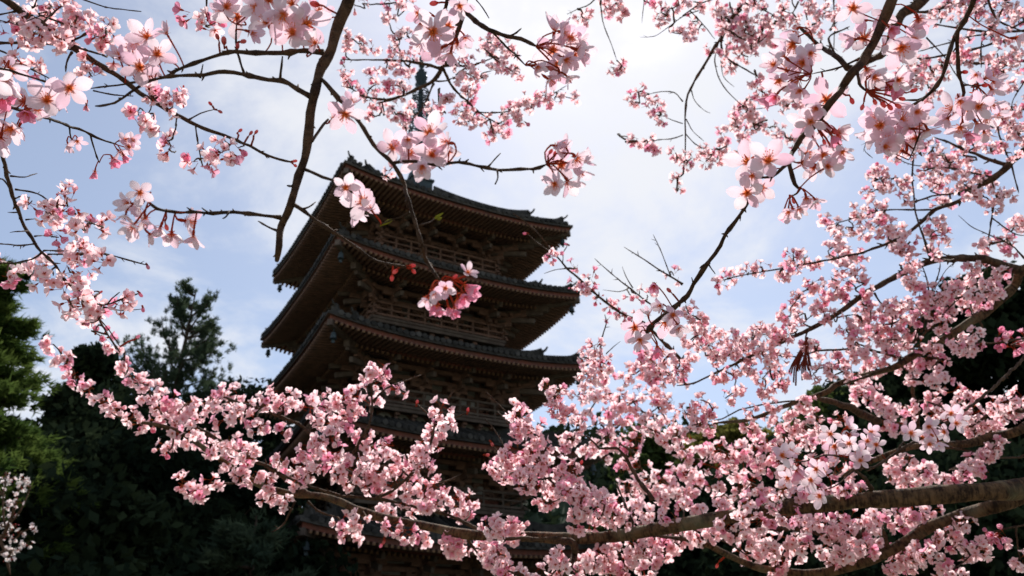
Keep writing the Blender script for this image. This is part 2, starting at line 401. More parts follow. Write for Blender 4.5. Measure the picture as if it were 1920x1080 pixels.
    for f in FACES:
        vs = []
        for i in range(NT + 1):
            t = 2 * i / NT - 1
            for (ro, z) in ((w - .1, ze(k, t) - .33), (w - 1.6, ze(k, t) - .33 + 1.5 * s1), (w - 1.6, ze(k, t) - .53 + 1.5 * s1), (b - .15, ze(k, t) * .25 + zm * .75 - .53 + 1.5 * s1 + (w - 1.6 - b) * s2)):
                vs.append(RZ[f] @ np.array([t * ro, -ro, z]))
        so.add(vs, [(4 * i + a, 4 * i + 4 + a, 4 * i + 5 + a, 4 * i + 1 + a) for i in range(NT) for a in range(3)])
    so.build('soffit', M_RED, roof)
    # hips: ridges with end tiles, corner beams, wind bells
    for cnr in range(4):
        R = rz(90 * cnr); dg = np.array([-1, -1, 0]) / math.sqrt(2); sd = np.array([1, -1, 0]) / math.sqrt(2)
        if k < 4: q_in = r_in
        else: q_in = 0.7
        for (qa, qb, hh, ww) in ((q_in, w - 1.62, 0.42, 0.34), (w - 1.60, w - 0.38, 0.26, 0.26)):
            vs = []; K = 10
            for j in range(K + 1):
                u = j / K; q = qa + (qb - qa) * u
                lift = 0.20 * max(0, (u - 0.7) / 0.3) ** 2
                zt = top(q, q) + 0.02
                c = np.array([-q, -q, zt])
                for (sx, z) in ((-ww / 2, -.05), (-ww / 2 * .8, hh * .7 + lift * .6), (-ww / 4, hh + lift), (ww / 4, hh + lift), (ww / 2 * .8, hh * .7 + lift * .6), (ww / 2, -.05)):
                    vs.append(R @ (c + sd * sx + np.array([0, 0, z])))
            mb = MB(); fs = [(6 * j + a, 6 * j + a + 1, 6 * j + a + 7, 6 * j + a + 6) for j in range(K) for a in range(5)]
            fs += [tuple(range(6))[::-1], tuple(range(6 * K, 6 * K + 6))]
            mb.add(vs, fs); rg = mb.build('hip_ridge', M_TILE, roof)
            # demon tile at the end of the ridge, with two horns and a tail tile that flicks up
            e = np.array([-qb, -qb, top(qb, qb)]); ot = MB()
            out_ = [(-.24, 0), (-.27, .22), (-.2, .42), (-.25, .62), (-.13, .52), (-.07, .56), (0, .70), (.07, .56), (.13, .52), (.25, .62), (.2, .42), (.27, .22), (.24, 0)]
            sc = .82 if hh > .3 else 0.62
            A = [R @ (e + dg * 0.06 + sd * x * sc + np.array([0, 0, z * sc])) for x, z in out_]; B = [R @ (e + dg * -0.06 + sd * x * sc + np.array([0, 0, z * sc])) for x, z in out_]
            nn = len(out_)
            ot.add(A + B, [tuple(range(nn)), tuple(range(nn, 2 * nn))[::-1]] + [(i, (i + 1) % nn, nn + (i + 1) % nn, nn + i) for i in range(nn)])
            ot.tube([R @ (e + dg * d_ + np.array([0, 0, z_ * sc])) for d_, z_ in ((-.3, .42), (0.02, .52), (.2, .66), (.3, .84))], [.085 * sc, .085 * sc, .07 * sc, .05 * sc], 7)
            ot.build('ridge_end_tile', M_TILE, roof)
        cb = MB(); z1 = PH[k] - 0.47
        cb.beam(R @ np.array([-(w - .12), -(w - .12), z1]), R @ np.array([-(w - 1.9), -(w - 1.9), z1 - .03]), .22, .26)
        cb.beam(R @ np.array([-(w - 1.25), -(w - 1.25), z1 - .27]), R @ np.array([-b, -b, z1 + .42]), .26, .30)
        cb.build('corner_beam', M_BEAM, roof)
        bl = MB(); q = w - 0.42; c0 = R @ np.array([-q, -q, z1 - .13])
        bl.tube([c0, c0 - np.array([0, 0, .14])], .018, 5)
        bl.lathe([(.03, 0), (.09, -.03), (.11, -.12), (.12, -.24), (.15, -.31), (.13, -.31), (.02, -.25)], 10, c0 - np.array([0, 0, .14]))
        bl.box(c0 - np.array([0, 0, .55]), (.13, .015, .13)); bl.tube([c0 - np.array([0, 0, .4]), c0 - np.array([0, 0, .52])], .012, 4)
        bl.build('wind_bell', M_BRONZE, roof)

    # ---- body of the storey
    zc = BODY_TOP[k]
    zf = 1.15 if k == 0 else PH[k - 1] + 1.62
    wl = MB(); wl.box((0, 0, (zf + zc + 1.9) / 2), (2 * b - .22, 2 * b - .22, zc + 1.9 - zf)); wall = wl.build('wall', M_WOOD, pag)
    cols = [-b, -b / 3, b / 3, b]
    for f in FACES:
        R = RZ[f]
        # head rail, penetrating tie, ground sill
        tb = MB()
        for (z, hh, dd) in ((zc - .10, .2, .2), (zc - .42, .16, .16), (zf + .1, .2, .18)):
            tb.box(R @ np.array([0, -b, z]), np.abs(R @ np.array([2 * b - .1, dd, hh])))
        tb.build('tie_beam', M_RED, wall)
        for i in range(3):
            x0, x1 = cols[i], cols[i + 1]
            zh = zc - .52 - (zf + .2)
            if zh > 0.25:
                pm = MB(); xc = (x0 + x1) / 2; wd = (x1 - x0) - .34
                if i == 1:
                    for sx in (-1, 1):
                        pm.box(R @ np.array([xc + sx * wd / 4, -b + .06, zf + .2 + zh / 2]), np.abs(R @ np.array([wd / 2 - .02, .07, zh])))
                    pm.build('door', M_WOOD, wall)
                else:
                    nb = max(5, int(wd / .13))
                    for q in range(nb):
                        pm.box(R @ np.array([xc - wd / 2 + (q + .5) * wd / nb, -b + .06, zf + .2 + zh / 2]), np.abs(R @ np.array([.055, .06, zh])))
                    pm.build('lattice_window', M_BEAM, wall)
            # plaster between the brackets, with a short strut
            for (za_, zb_) in ((zc + .30, zc + .66), (zc + .80, zc + 1.10), (zc + 1.24, zc + 1.5)):
                pp = MB(); pp.box(R @ np.array([(x0 + x1) / 2, -b + .085, (za_ + zb_) / 2]), np.abs(R @ np.array([(x1 - x0) - .62, .03, zb_ - za_])))
                pp.build('plaster_panel', M_PLASTER, wall)
            st = MB(); xc = (x0 + x1) / 2
            st.box(R @ np.array([xc, -b + .02, zc + .36]), np.abs(R @ np.array([.16, .14, .48]))); st.box(R @ np.array([xc, -b + .0, zc + .68]), np.abs(R @ np.array([.3, .26, .16])))
            st.build('strut', M_WOOD, wall)
    if k == 0: proto_col = None
    cm = MB(); cm.lathe([(.19, zf), (.19, zc - .2), (.165, zc)], 12); col_me = None
    # bracket set: block, arms stepping out three times, cross arms with bearing blocks, a long tail rafter
    bm_ = MB(); S = 0.56
    def brk(mb, sc, cross=True):
        mb.box((0, 0, .13), (.42, .42, .26))
        for j in range(1, 4):
            z = .22 + .40 * (j - 1)
            L0 = .3; L1 = S * j * sc + .12
            mb.box((0, (L0 - L1) / 2, z + .12), (.17, L0 + L1, .22))
            y = -S * j * sc
            mb.box((0, y, z + .31), (.28, .28, .17))
            if cross:
                for (yy, ln) in ((y, 1.2 if j < 3 else 1.35), (0, 1.1)):
                    if yy == 0 and j > 2: continue
                    mb.box((0, yy, z + .45 if yy else z + .16), (ln, .15, .2))
                    for sx in (-1, 0, 1):
                        mb.box((sx * (ln / 2 - .13), yy, z + .62 if yy else z + .35), (.25, .25, .15))
        for (ya, za_, yb, zb_) in ((.2, 1.30, -2.05 * sc, .72), (.2, 1.62, -2.35 * sc, 1.10)):
            mb.beam((0, yb, zb_), (0, ya, za_), .16, .22, 1)
    brk(bm_, 1.0); bc_ = MB(); brk(bc_, 1.414, False)
    br_me = None; bc_me = None
    for f in FACES:
        for i in (0, 1, 2, 3):
            x = cols[i]
            if i < 3:
                p = RZ[f] @ np.array([x, -b, 0])
                if col_me is None:
                    c = cm.build('column', M_RED, pag, smooth=False); col_me = c.data
                else: c = link('column', col_me, pag)
                c.location = p
            p = RZ[f] @ np.array([x, -b, zc])
            if br_me is None:
                o = bm_.build('bracket', [M_WOOD, M_BEAM], pag); br_me = o.data
            else: o = link('bracket', br_me, pag)
            o.location = p; o.rotation_euler = (0, 0, math.radians(f)); o.scale = (0.86 if i in (1, 2) else 1.0, 1, 1)
        p = RZ[f] @ np.array([-b, -b, zc + .012])
        if bc_me is None:
            o = bc_.build('corner_bracket', [M_WOOD, M_BEAM], pag); bc_me = o.data
        else: o = link('corner_bracket', bc_me, pag)
        o.location = p; o.rotation_euler = (0, 0, math.radians(f - 45))
    # purlins carried by the brackets
    for (ro, z) in ((b + S, zc + .92), (b + 2 * S, zc + 1.22), (b + 3 * S + .05, zc + 1.66)):
        pu = MB()
        for f in FACES: pu.box(RZ[f] @ np.array([0, -ro, z]), np.abs(RZ[f] @ np.array([2 * ro + .5, .17, .18])) + np.array([0, 0, 0.004 * (f in (0, 180))]))
        pu.build('purlin', M_WOOD, pag)
    # balcony
    if k > 0:
        rb = b + 0.98; bal = MB(); zt = zf
        for f in FACES:
            bal.box(RZ[f] @ np.array([0, -(b + .55), zt - .06 + .003 * (f in (0, 180))]), np.abs(RZ[f] @ np.array([2 * rb, .9, .12])))
            bal.box(RZ[f] @ np.array([0, -(rb - .1), zt - .2 + .003 * (f in (0, 180))]), np.abs(RZ[f] @ np.array([2 * rb - .1, .14, .15])))
        balo = bal.build('balcony', M_BEAM, pag)
        sk_ = MB(); zb0 = PH[k - 1] + .95
        sk_.box((0, 0, (zb0 + zt - .13) / 2), (2 * b + .5, 2 * b + .5, zt - .13 - zb0)); sk_.build('balcony_base', M_WOOD, pag)
        for f in FACES:
            for i in range(7):
                x = (i - 3) * (2 * b / 6.6)
                pa = MB(); hw = b / 6.6 * .80
                pts = [(-hw, 0), (hw, 0)] + [(hw * math.cos(a), .16 + .27 * math.sin(a)) for a in np.linspace(0, math.pi, 7)]
                fr = [RZ[f] @ np.array([x + px, -(b + .285), zt - .60 + pz]) for px, pz in pts]; bk = [RZ[f] @ np.array([x + px, -(b + .24), zt - .60 + pz]) for px, pz in pts]
                nn = len(pts); pa.add(fr + bk, [tuple(range(nn))] + [(q, nn + q, nn + (q + 1) % nn, (q + 1) % nn) for q in range(nn)])
                pa.build('plaster_panel', M_PLASTER, balo)
                if i < 6:
                    sb = MB(); xx = x + b / 6.6
                    sb.box(RZ[f] @ np.array([xx, -(b + .42), zt - .42]), np.abs(RZ[f] @ np.array([.14, .40, .16]))); sb.box(RZ[f] @ np.array([xx, -(b + .66), zt - .33]), np.abs(RZ[f] @ np.array([.22, .22, .12])))
                    sb.build('balcony_bracket', M_WOOD, balo)
            rl = MB(); ext = .35
            for (z, th) in ((.12, .10), (.42, .075), (.74, .095)):
                rl.box(RZ[f] @ np.array([0, -(rb - .08), zt + z + .004 * (f in (0, 180))]), np.abs(RZ[f] @ np.array([2 * rb + ext, th, th])))
            rl.build('rail', M_BEAM if k < 3 else M_WOOD, balo)
            npst = 9
            for i in range(npst):
                x = (i / (npst - 1) * 2 - 1) * (rb - .09); po = MB()
                po.box(RZ[f] @ np.array([x, -(rb - .08), zt + .36]), (.075, .075, .72)); po.build('railing_post', M_BEAM if k < 3 else M_WOOD, balo)

# stone platform
pl = MB(); pl.box((0, 0, .5), (10.4, 10.4, 1.0)); pl.box((0, 0, 1.06), (10.7, 10.7, .16))
for i in range(5): pl.box((0, -5.35 - .3 * (4 - i) + .0, .1 + .1 * i + .0), (2.6, .3 + .0, .2 + .2 * i))
pl.build('stone_platform', M_STONE, pag)

# finial
fz = 27.25
fb = MB(); fb.box((0, 0, fz + .30), (1.25, 1.25, .75)); fb.box((0, 0, fz + .72), (1.42, 1.42, .12))
fb.lathe([(.60, .78), (.62, 1.0), (.55, 1.3), (.36, 1.55), (.2, 1.62)], 18, (0, 0, fz))
fb.lathe([(.2, 1.62), (.34, 1.7), (.6, 1.95), (.5, 1.93), (.2, 1.86)], 16, (0, 0, fz))
fb.lathe([(.11, 1.6), (.10, 6), (.075, 8.8), (.05, 10.2)], 10, (0, 0, fz))
fin = fb.build('finial', M_BRONZE, pag)
for i in range(9):
    z = 29.75 + i * .60; R0 = .72 - .030 * i; rg = MB()
    ring = [(R0 * math.cos(a), R0 * math.sin(a), z) for a in np.linspace(0, 2 * math.pi, 25)]
    for zz in (-.1, .1): rg.tube([(p[0], p[1], p[2] + zz) for p in ring], .042, 5, cap=False)
    for a in np.linspace(0, 2 * math.pi, 13)[:-1]:
        rg.tube([(R0 * math.cos(a), R0 * math.sin(a), z - .1), (R0 * math.cos(a), R0 * math.sin(a), z + .1)], .03, 4)
    for a in np.linspace(0, 2 * math.pi, 9)[:-1]:
        rg.tube([(0.06 * math.cos(a), 0.06 * math.sin(a), z), (R0 * math.cos(a), R0 * math.sin(a), z)], .034, 4)
    rg.lathe([(.15, -.16), (.17, 0), (.15, .16)], 10, (0, 0, z))
    for a in np.linspace(0, 2 * math.pi, 5)[:-1]:
        c = (R0 * math.cos(a + .4), R0 * math.sin(a + .4), z - .14); rg.lathe([(.01, 0), (.04, -.04), (.055, -.15)], 6, c)
    rg.build('ring', M_BRONZE, fin, smooth=False)
sf = MB()
for a in range(4):
    R = rz(90 * a + 20)
    prof = [(.08, 0), (.42, .12), (.55, .40), (.40, .62), (.48, .85), (.28, .95), (.22, 1.2), (.08, 1.32)]
    A = [R @ np.array([x, -.02, 35.15 + z]) for x, z in prof]; B = [R @ np.array([x, .02, 35.15 + z]) for x, z in prof]; nn = len(prof)
    sf.add(A + B, [tuple(range(nn)), tuple(range(nn, 2 * nn))[::-1]] + [(i, (i + 1) % nn, nn + (i + 1) % nn, nn + i) for i in range(nn)])
sf.build('water_flame', M_BRONZE, fin)
jw = MB(); jw.lathe([(.03, 36.55), (.16, 36.65), (.2, 36.8), (.14, 36.95), (.05, 37.0), (.14, 37.1), (.19, 37.27), (.13, 37.42), (.02, 37.62)], 12); jw.build('jewel', M_BRONZE, fin, smooth=True)

# ------------------------------------------------------------------ trees
def leaf_cards(C, size, rs, up=0.3, per=1, aspect=1.6):
    """quads around centres C with random facing"""
    n = len(C); a = rs.normal(size=(n, 3)); a /= np.linalg.norm(a, axis=1)[:, None]
    nrm = rs.normal(size=(n, 3)); nrm[:, 2] += up * 2
    b = np.cross(a, nrm); b /= (np.linalg.norm(b, axis=1)[:, None] + 1e-9)
    s = size * rs.uniform(.6, 1.35, size=(n, 1))
    V = np.stack([C - a * s * aspect / 2, C + b * s / 2, C + a * s * aspect / 2, C - b * s / 2], axis=1).reshape(-1, 3)
    return V, np.arange(4 * n).reshape(n, 4)

def foliage(name, C, size, rs, material, parent, tint=None, up=.3, aspect=1.6):
    V, Q = leaf_cards(C, size, rs, up, aspect=aspect)
    t = tint if tint is not None else rs.uniform(0, 1, len(C))
    me = mesh_tri(name, V, Q, material, attrs={'tint': np.repeat(t, 4)}, smooth=False)
    return link(name, me, parent)

def broad_tree(name, label, cat, u, vtop, dist, width, material, seed, nclump=60, leaf=.34, nleaf=9000, crown_from=.25, group=None, shape='round'):
    rs = np.random.default_rng(seed)
    (x, y), H = ground_at(u, vtop, dist)
    t = thing(name, label, cat, (x, y, 0), rs.uniform(0, 6), group)
    tk = MB(); r0 = H * .022 + .06; pts = [(0, 0, -.2)]; p = np.zeros(3)
    for i in range(1, 9):
        p = p + np.array([rs.normal(0, .012 * H), rs.normal(0, .012 * H), H * .11]); pts.append(tuple(p))
    rad = np.linspace(r0, r0 * .2, 9); tk.tube(pts, rad, 8)
    cl = []
    for i in range(nclump):
        f = crown_from + (1 - crown_from) * rs.uniform(0, 1) ** .85; a = rs.uniform(0, 2 * math.pi)
        e = (f - crown_from) / (1 - crown_from)
        if shape == 'round': prof = math.sqrt(max(.02, 1 - (2 * e - .85) ** 2 / 1.4))
        else: prof = (1 - e) ** .75 * .95 + .06
        rr = width / 2 * prof * math.sqrt(rs.uniform(.15, 1))
        c = np.array([rr * math.cos(a), rr * math.sin(a), H * f - (.04 * H if f > .97 else 0)]); cl.append((c, f))
        i0 = min(8, max(1, int((f - .12) * 8))); st = np.array(pts[i0]); 
        if i % 2 == 0: tk.tube([st, st * .5 + c * .5 + np.array([0, 0, -.03 * H]), c], [rad[i0] * .45, rad[i0] * .25, .02], 5)
    tk.build('trunk', M_TRUNK, t)
    per = nleaf // nclump; Cs = []; T = []
    for c, f in cl:
        s = width * rs.uniform(.07, .13) * (1.0 if shape == 'round' else .8)
        q = rs.normal(size=(per, 3)); q *= (rs.uniform(.1, 1, (per, 1)) ** .5 * 1.7) / np.linalg.norm(q, axis=1)[:, None]; q = q * np.array([s, s, s * .62]); Cs.append(c + q); T.append(np.clip(rs.uniform(0, .7) + rs.normal(0, .15, per), 0, 1))
    Cs = np.concatenate(Cs); T = np.concatenate(T); keep = Cs[:, 2] < H * 1.02
    foliage('crown', Cs[keep], leaf, rs, material, t, T[keep])
    return t

def needle_tufts(P, D, n, ln, rs):
    """needles fanning from points P along directions D, as thin triangles"""
    m_ = len(P); P_ = np.repeat(P, n, axis=0); D_ = np.repeat(D, n, axis=0)
    d = D_ + rs.normal(size=(m_ * n, 3)) * .55; d /= np.linalg.norm(d, axis=1)[:, None]
    side = np.cross(d, rs.normal(size=d.shape)); side /= np.linalg.norm(side, axis=1)[:, None]
    L_ = ln * rs.uniform(.6, 1.2, (m_ * n, 1)); wd = ln * .11
    st = P_ + rs.normal(size=P_.shape) * ln * .25
    V = np.stack([st - side * wd, st + side * wd, st + d * L_], axis=1).reshape(-1, 3)
    return V, np.arange(3 * m_ * n).reshape(-1, 3)

def pine_tree(name, label, u, vtop, dist, width, seed, material, ntuft=60, levels=16, base=.3, ln=.42, droop=0.0, group=None, needles=22, flat=1.0, rnd=False):
    rs = np.random.default_rng(seed); (x, y), H = ground_at(u, vtop, dist)
    t = thing(name, label, 'tree', (x, y, 0), 0, group)
    tk = MB(); pts = [np.array([.02 * H * math.sin(f * 3 + seed) * f, .015 * H * math.cos(f * 4 + seed) * f, H * f * .97]) for f in np.linspace(0, 1, 12)]
    rad = np.linspace(.018 * H + .08, .03, 12); tk.tube(pts, rad, 9); P = []; D = []; T = []
    for lv in range(levels):
        f = base + (.985 - base) * (lv + rs.uniform(-.3, .3)) / levels; f = min(max(f, base), .97)
        e = (f - base) / (1 - base); reach = width / 2 * ((.95 - .75 * e ** 1.3) if not rnd else (.78 + .22 * math.sin(math.pi * min(1, e * 1.1)) - .66 * e ** 5)) * flat
        c = np.array([np.interp(f, np.linspace(0, 1, 12) * .97, [p[i] for p in pts]) for i in range(3)]); c[2] = H * f
        for bnum in range(rs.integers(4, 7)):
            a = rs.uniform(0, 2 * math.pi); ln_b = reach * rs.uniform(.55, 1.1)
            bp = []
            for s in np.linspace(0, 1, 6):
                up = (.22 - droop) * ln_b * s + .22 * ln_b * s * s * (1 if droop == 0 else -.2) + (.35 * ln_b * s ** 3 if rnd else 0)
                bp.append(c + np.array([math.cos(a + .25 * s) * ln_b * s, math.sin(a + .25 * s) * ln_b * s, up]))
            tk.tube(bp, np.linspace(.05 + .012 * ln_b, .015, 6), 5)
            nt = max(4, int(ntuft * ln_b / (width / 2) / 2)); tl = rs.uniform(0, .6)
            for q in range(nt):
                s = rs.uniform(.28, 1) ** (.75 if not rnd else .6); i0 = min(4, int(s * 5)); fr = s * 5 - i0; pt = bp[i0] * (1 - fr) + bp[min(5, i0 + 1)] * fr
                off = rs.normal(size=3) * np.array([.16, .16, .07 if not rnd else .12]) * ln_b * (.4 + s * .6) + np.array([0, 0, .05 * ln_b])
                pt = pt + off; dr = np.array([math.cos(a) * .5, math.sin(a) * .5, .9 if droop == 0 else .15]) + off * .4 / max(ln_b, .3)
                P.append(pt); D.append(dr / np.linalg.norm(dr)); T.append(min(1, max(0, tl + rs.normal(0, .2))))
    P.append(pts[-1]); D.append(np.array([0, 0, 1.])); T.append(.5)
    tk.build('trunk', M_TRUNK, t)
    V, F = needle_tufts(np.array(P), np.array(D), needles, ln, rs)
    me = mesh_tri('crown', V, F, material, attrs={'tint': np.repeat(np.array(T), needles * 3)}, smooth=False)
    link('crown', me, t)
    return t

pine_tree('pine_tree', 'open crowned pine standing clear against the sky, left of the pagoda', 372, 522, 40, 4.9, 3, M_PINE, ntuft=62, levels=25, base=.28, ln=.23, rnd=True, needles=26)
pine_tree('conifer_tree', 'tall sunlit green conifer at the left edge of the picture', -30, 470, 21, 5.6, 11, M_CEDAR, ntuft=200, levels=20, base=.40, ln=.2, droop=.2, needles=34)
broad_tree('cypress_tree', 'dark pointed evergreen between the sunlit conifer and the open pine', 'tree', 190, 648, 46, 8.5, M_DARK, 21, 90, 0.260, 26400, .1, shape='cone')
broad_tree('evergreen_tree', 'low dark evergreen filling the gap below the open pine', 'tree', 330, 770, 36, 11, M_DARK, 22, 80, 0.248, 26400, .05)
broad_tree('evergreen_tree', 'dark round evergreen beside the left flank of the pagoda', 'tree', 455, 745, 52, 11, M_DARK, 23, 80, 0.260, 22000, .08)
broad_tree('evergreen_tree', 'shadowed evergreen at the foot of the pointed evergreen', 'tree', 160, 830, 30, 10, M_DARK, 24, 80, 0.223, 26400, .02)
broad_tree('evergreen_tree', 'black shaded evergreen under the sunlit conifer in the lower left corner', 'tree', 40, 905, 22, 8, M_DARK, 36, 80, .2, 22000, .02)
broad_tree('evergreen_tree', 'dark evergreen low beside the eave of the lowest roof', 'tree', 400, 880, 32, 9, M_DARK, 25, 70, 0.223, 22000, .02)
pine_tree('pine_tree', 'small dark pine with flat sprays under the pink garland', 480, 955, 27, 6.5, 31, M_PINE, ntuft=60, levels=10, base=.2, ln=.35, droop=.15)
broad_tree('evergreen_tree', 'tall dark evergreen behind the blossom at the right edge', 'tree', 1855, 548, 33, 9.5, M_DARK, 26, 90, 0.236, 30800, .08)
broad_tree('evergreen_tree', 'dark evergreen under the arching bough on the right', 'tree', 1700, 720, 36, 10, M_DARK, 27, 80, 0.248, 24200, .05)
broad_tree('evergreen_tree', 'olive green tree top lit behind the long arching bough', 'tree', 1375, 803, 48, 8, M_OLIVE, 28, 70, 0.248, 19800, .1)
broad_tree('evergreen_tree', 'dark green tree just right of the second lowest roof', 'tree', 1235, 812, 50, 9, M_MID, 29, 70, 0.248, 19800, .1)
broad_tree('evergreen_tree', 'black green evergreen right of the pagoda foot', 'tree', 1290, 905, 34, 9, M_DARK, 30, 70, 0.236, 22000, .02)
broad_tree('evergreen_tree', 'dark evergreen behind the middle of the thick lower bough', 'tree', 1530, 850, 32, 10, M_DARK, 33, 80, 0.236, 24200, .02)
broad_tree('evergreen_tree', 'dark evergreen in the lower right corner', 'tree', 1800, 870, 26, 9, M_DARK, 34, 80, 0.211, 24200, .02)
broad_tree('evergreen_tree', 'mid green tree showing between the arching bough and the branches above it', 'tree', 1570, 735, 44, 7.5, M_MID, 35, 60, 0.248, 17600, .1)

# far woods on the hill: nobody could count them
rs = np.random.default_rng(5); C = []; T = []
for i in range(900):
    az = rs.uniform(-.75, .85); r = rs.uniform(115, 185); p = np.array([r * math.sin(az), r * math.cos(az), hill_h(az, r)])
    n_ = 34; s = rs.uniform(1.4, 2.6)
    C.append(p + np.array([0, 0, s * .8]) + rs.normal(size=(n_, 3)) * np.array([s, s, s * .9])); T.append(np.clip(rs.uniform(0, 1) + rs.normal(0, .1, n_), 0, 1))
wd = foliage('far_woods', np.concatenate(C), 1.3, rs, M_DARK, None, np.concatenate(T)); wd['kind'] = 'stuff'
wd['label'] = 'wooded hillside far behind the pagoda'; wd['category'] = 'woods'

# ------------------------------------------------------------------ blossom meshes
def petal_grid(nl, nw, rs, cup=.25, notch=.09, width=.46):
    """one petal, base at the origin, tip at y=1, facing +z"""
    V = []; rad = []; tw = rs.normal(0, .10); bend = rs.uniform(-.22, .42); ruf = rs.uniform(.02, .06); rp = rs.uniform(0, 6)
    for j in range(nl + 1):
        s = j / nl
        hw = width * (math.sin(math.pi * min(1, s * .90 + .05) ** 1.32) ** .8)
        if s == 0: hw = .05
        for i in range(nw + 1):
            q = 2 * i / nw - 1
            y = s * (1 - (notch if (j == nl and i == nw // 2) else 0)) - (.05 * q * q * s)
            z = cup * (q * q) * hw * 1.2 + bend * s * s + tw * q * hw * s + rs.normal(0, .010) + ruf * s * s * math.sin(4.2 * q + rp) * (abs(q) > .3)
            V.append((q * hw, y, z)); rad.append(s)
    T = []
    for j in range(nl):
        for i in range(nw):
            a = j * (nw + 1) + i; T += [(a, a + 1, a + nw + 2), (a, a + nw + 2, a + nw + 1)]
    return np.array(V), np.array(T), np.array(rad)

def rotx(a): c, s = math.cos(a), math.sin(a); return np.array([[1, 0, 0], [0, c, -s], [0, s, c]])
def rotz3(a): c, s = math.cos(a), math.sin(a); return np.array([[c, -s, 0], [s, c, 0], [0, 0, 1]])

NEAR_PETALS = []; 
for i in range(14):
    V, T, R_ = petal_grid(7, 4, np.random.default_rng(100 + i), cup=.15 + .05 * (i % 3), width=.27 + .025 * (i % 3))
    NEAR_PETALS.append(mesh_tri('petal', V, T, M_PETAL, attrs={'rad': R_}))
NEAR_PETALS_P = []
for i in range(3):
    V, T, R_ = petal_grid(6, 4, np.random.default_rng(120 + i), cup=.4, width=.34)
    NEAR_PETALS_P.append(mesh_tri('petal', V, T, M_PETAL_P, attrs={'rad': R_}))

def near_centre(seed, open_=True):
    """calyx, sepals and stamens; unit = flower radius"""
    rs = np.random.default_rng(seed); mb = MB()
    mb.lathe([(.025, -.42), (.075, -.34), (.095, -.2), (.075, -.06), (.10, 0.0)], 8, mi=0)
    for k in range(5):
        a = 2 * math.pi * (k + .5) / 5; c, s = math.cos(a), math.sin(a)
        def P(r, w, z): return (c * r - s * w, s * r + c * w, z)
        mb.add([P(.07, -.05, -.03), P(.07, .05, -.03), P(.24, .045, .0), P(.40, 0, .02), P(.24, -.045, .0)], [(0, 1, 2, 3, 4)], 0)
    for k in range(20):
        a = rs.uniform(0, 2 * math.pi); sp = rs.uniform(.05, .62 if open_ else .2); ln = rs.uniform(.34, .52)
        e = np.array([math.cos(a) * sp * ln * 1.2, math.sin(a) * sp * ln * 1.2, ln * math.sqrt(max(.1, 1 - sp * sp))])
        b0 = np.array([math.cos(a) * .05, math.sin(a) * .05, .02]); mb.tube([b0, (b0 + e) / 2 + e * .03, e], [.013, .010, .008], 3, 1, cap=False)
        mb.lathe([(.005, -.025), (.028, 0), (.005, .028)], 5, e, 1)
    me_o = mb.build('blossom', [M_CALYX, M_STAMEN]); me = me_o.data; bpy.data.objects.remove(me_o)
    return me
CENTRES = [near_centre(i) for i in range(4)]

def bud_mesh(seed, m1, ln=1.0):
    rs = np.random.default_rng(seed); mb = MB()
    prof = [(.03, -.95), (.10, -.8), (.12, -.55), (.10, -.42)]; mb.lathe(prof, 7, mi=0)
    mb.lathe([(.10, -.42), (.26, -.18), (.33, .10), (.30, .38), (.18, .58), (.04, .66)], 9, mi=1)
    for k in range(5):
        a = 2 * math.pi * k / 5; c, s = math.cos(a), math.sin(a)
        def P(r, w, z): return (c * r - s * w, s * r + c * w, z)
        mb.add([P(.10, -.06, -.44), P(.10, .06, -.44), P(.30, .05, -.14), P(.36, 0, .05), P(.30, -.05, -.14)], [(0, 1, 2, 3, 4)], 0)
    me_o = mb.build('bud', [M_CALYX, m1], smooth=True); me = me_o.data; bpy.data.objects.remove(me_o)
    a = me.attributes.new('rad', 'FLOAT', 'POINT'); co = np.zeros(len(me.vertices) * 3); me.vertices.foreach_get('co', co)
    a.data.foreach_set('value', np.clip(co.reshape(-1, 3)[:, 2] + .4, .2, 1).astype(np.float32))
    return me
BUD_P = bud_mesh(1, M_PETAL_P); BUD_R = bud_mesh(2, M_BUD)

# small blossoms: whole flower in one cheap mesh; radius 1, facing +z, stalk behind it
def small_flower(seed, open_=1.0, nl=4, nw=2):
    rs = np.random.default_rng(seed); Vs = []; Ts = []; Rs = []; M_ = []; o = 0
    for k in range(5):
        V, T, R_ = petal_grid(nl, nw, rs, cup=.3, notch=.06, width=.40)
        tilt = math.radians(rs.uniform(8, 34) + (1 - open_) * 45)
        V = V @ rotx(tilt).T; V = (V + np.array([0, .05, 0])) @ rotz3(2 * math.pi * k / 5 + rs.normal(0, .1)).T
        Vs.append(V); Ts.append(T + o); Rs.append(R_); M_ += [0] * len(T); o += len(V)
    for k in range(7):     # stamens as slim triangles
        a = rs.uniform(0, 6.28); d = np.array([math.cos(a) * .5, math.sin(a) * .5, .8]) * rs.uniform(.35, .5); sd = np.array([-math.sin(a), math.cos(a), 0]) * .035
        Vs.append(np.array([[0, 0, .0] - sd * .5, [0, 0, .0] + sd * .5, d + sd, d - sd])); Ts.append(np.array([[0, 1, 2], [0, 2, 3]]) + o); Rs.append(np.full(4, .05)); M_ += [1, 1]; o += 4
    # calyx tube and stalk, three sided
    ring = []
    pr = [(.16, .0, 0), (.12, -.28, 0), (.035, -.42, 0), (.03, -1.25, .12)]
    for r, z, xo in pr:
        for k in range(4): ring.append((xo + r * math.cos(k * math.pi / 2), r * math.sin(k * math.pi / 2), z))
    q = []
    for i in range(len(pr) - 1):
        for k in range(4):
            a = i * 4 + k; b = i * 4 + (k + 1) % 4; q += [(a, b, b + 4), (a, b + 4, a + 4)]
    Vs.append(np.array(ring)); Ts.append(np.array(q) + o); Rs.append(np.full(len(ring), .0)); M_ += [1] * len(q)
    return np.concatenate(Vs), np.concatenate(Ts), np.concatenate(Rs), np.array(M_)
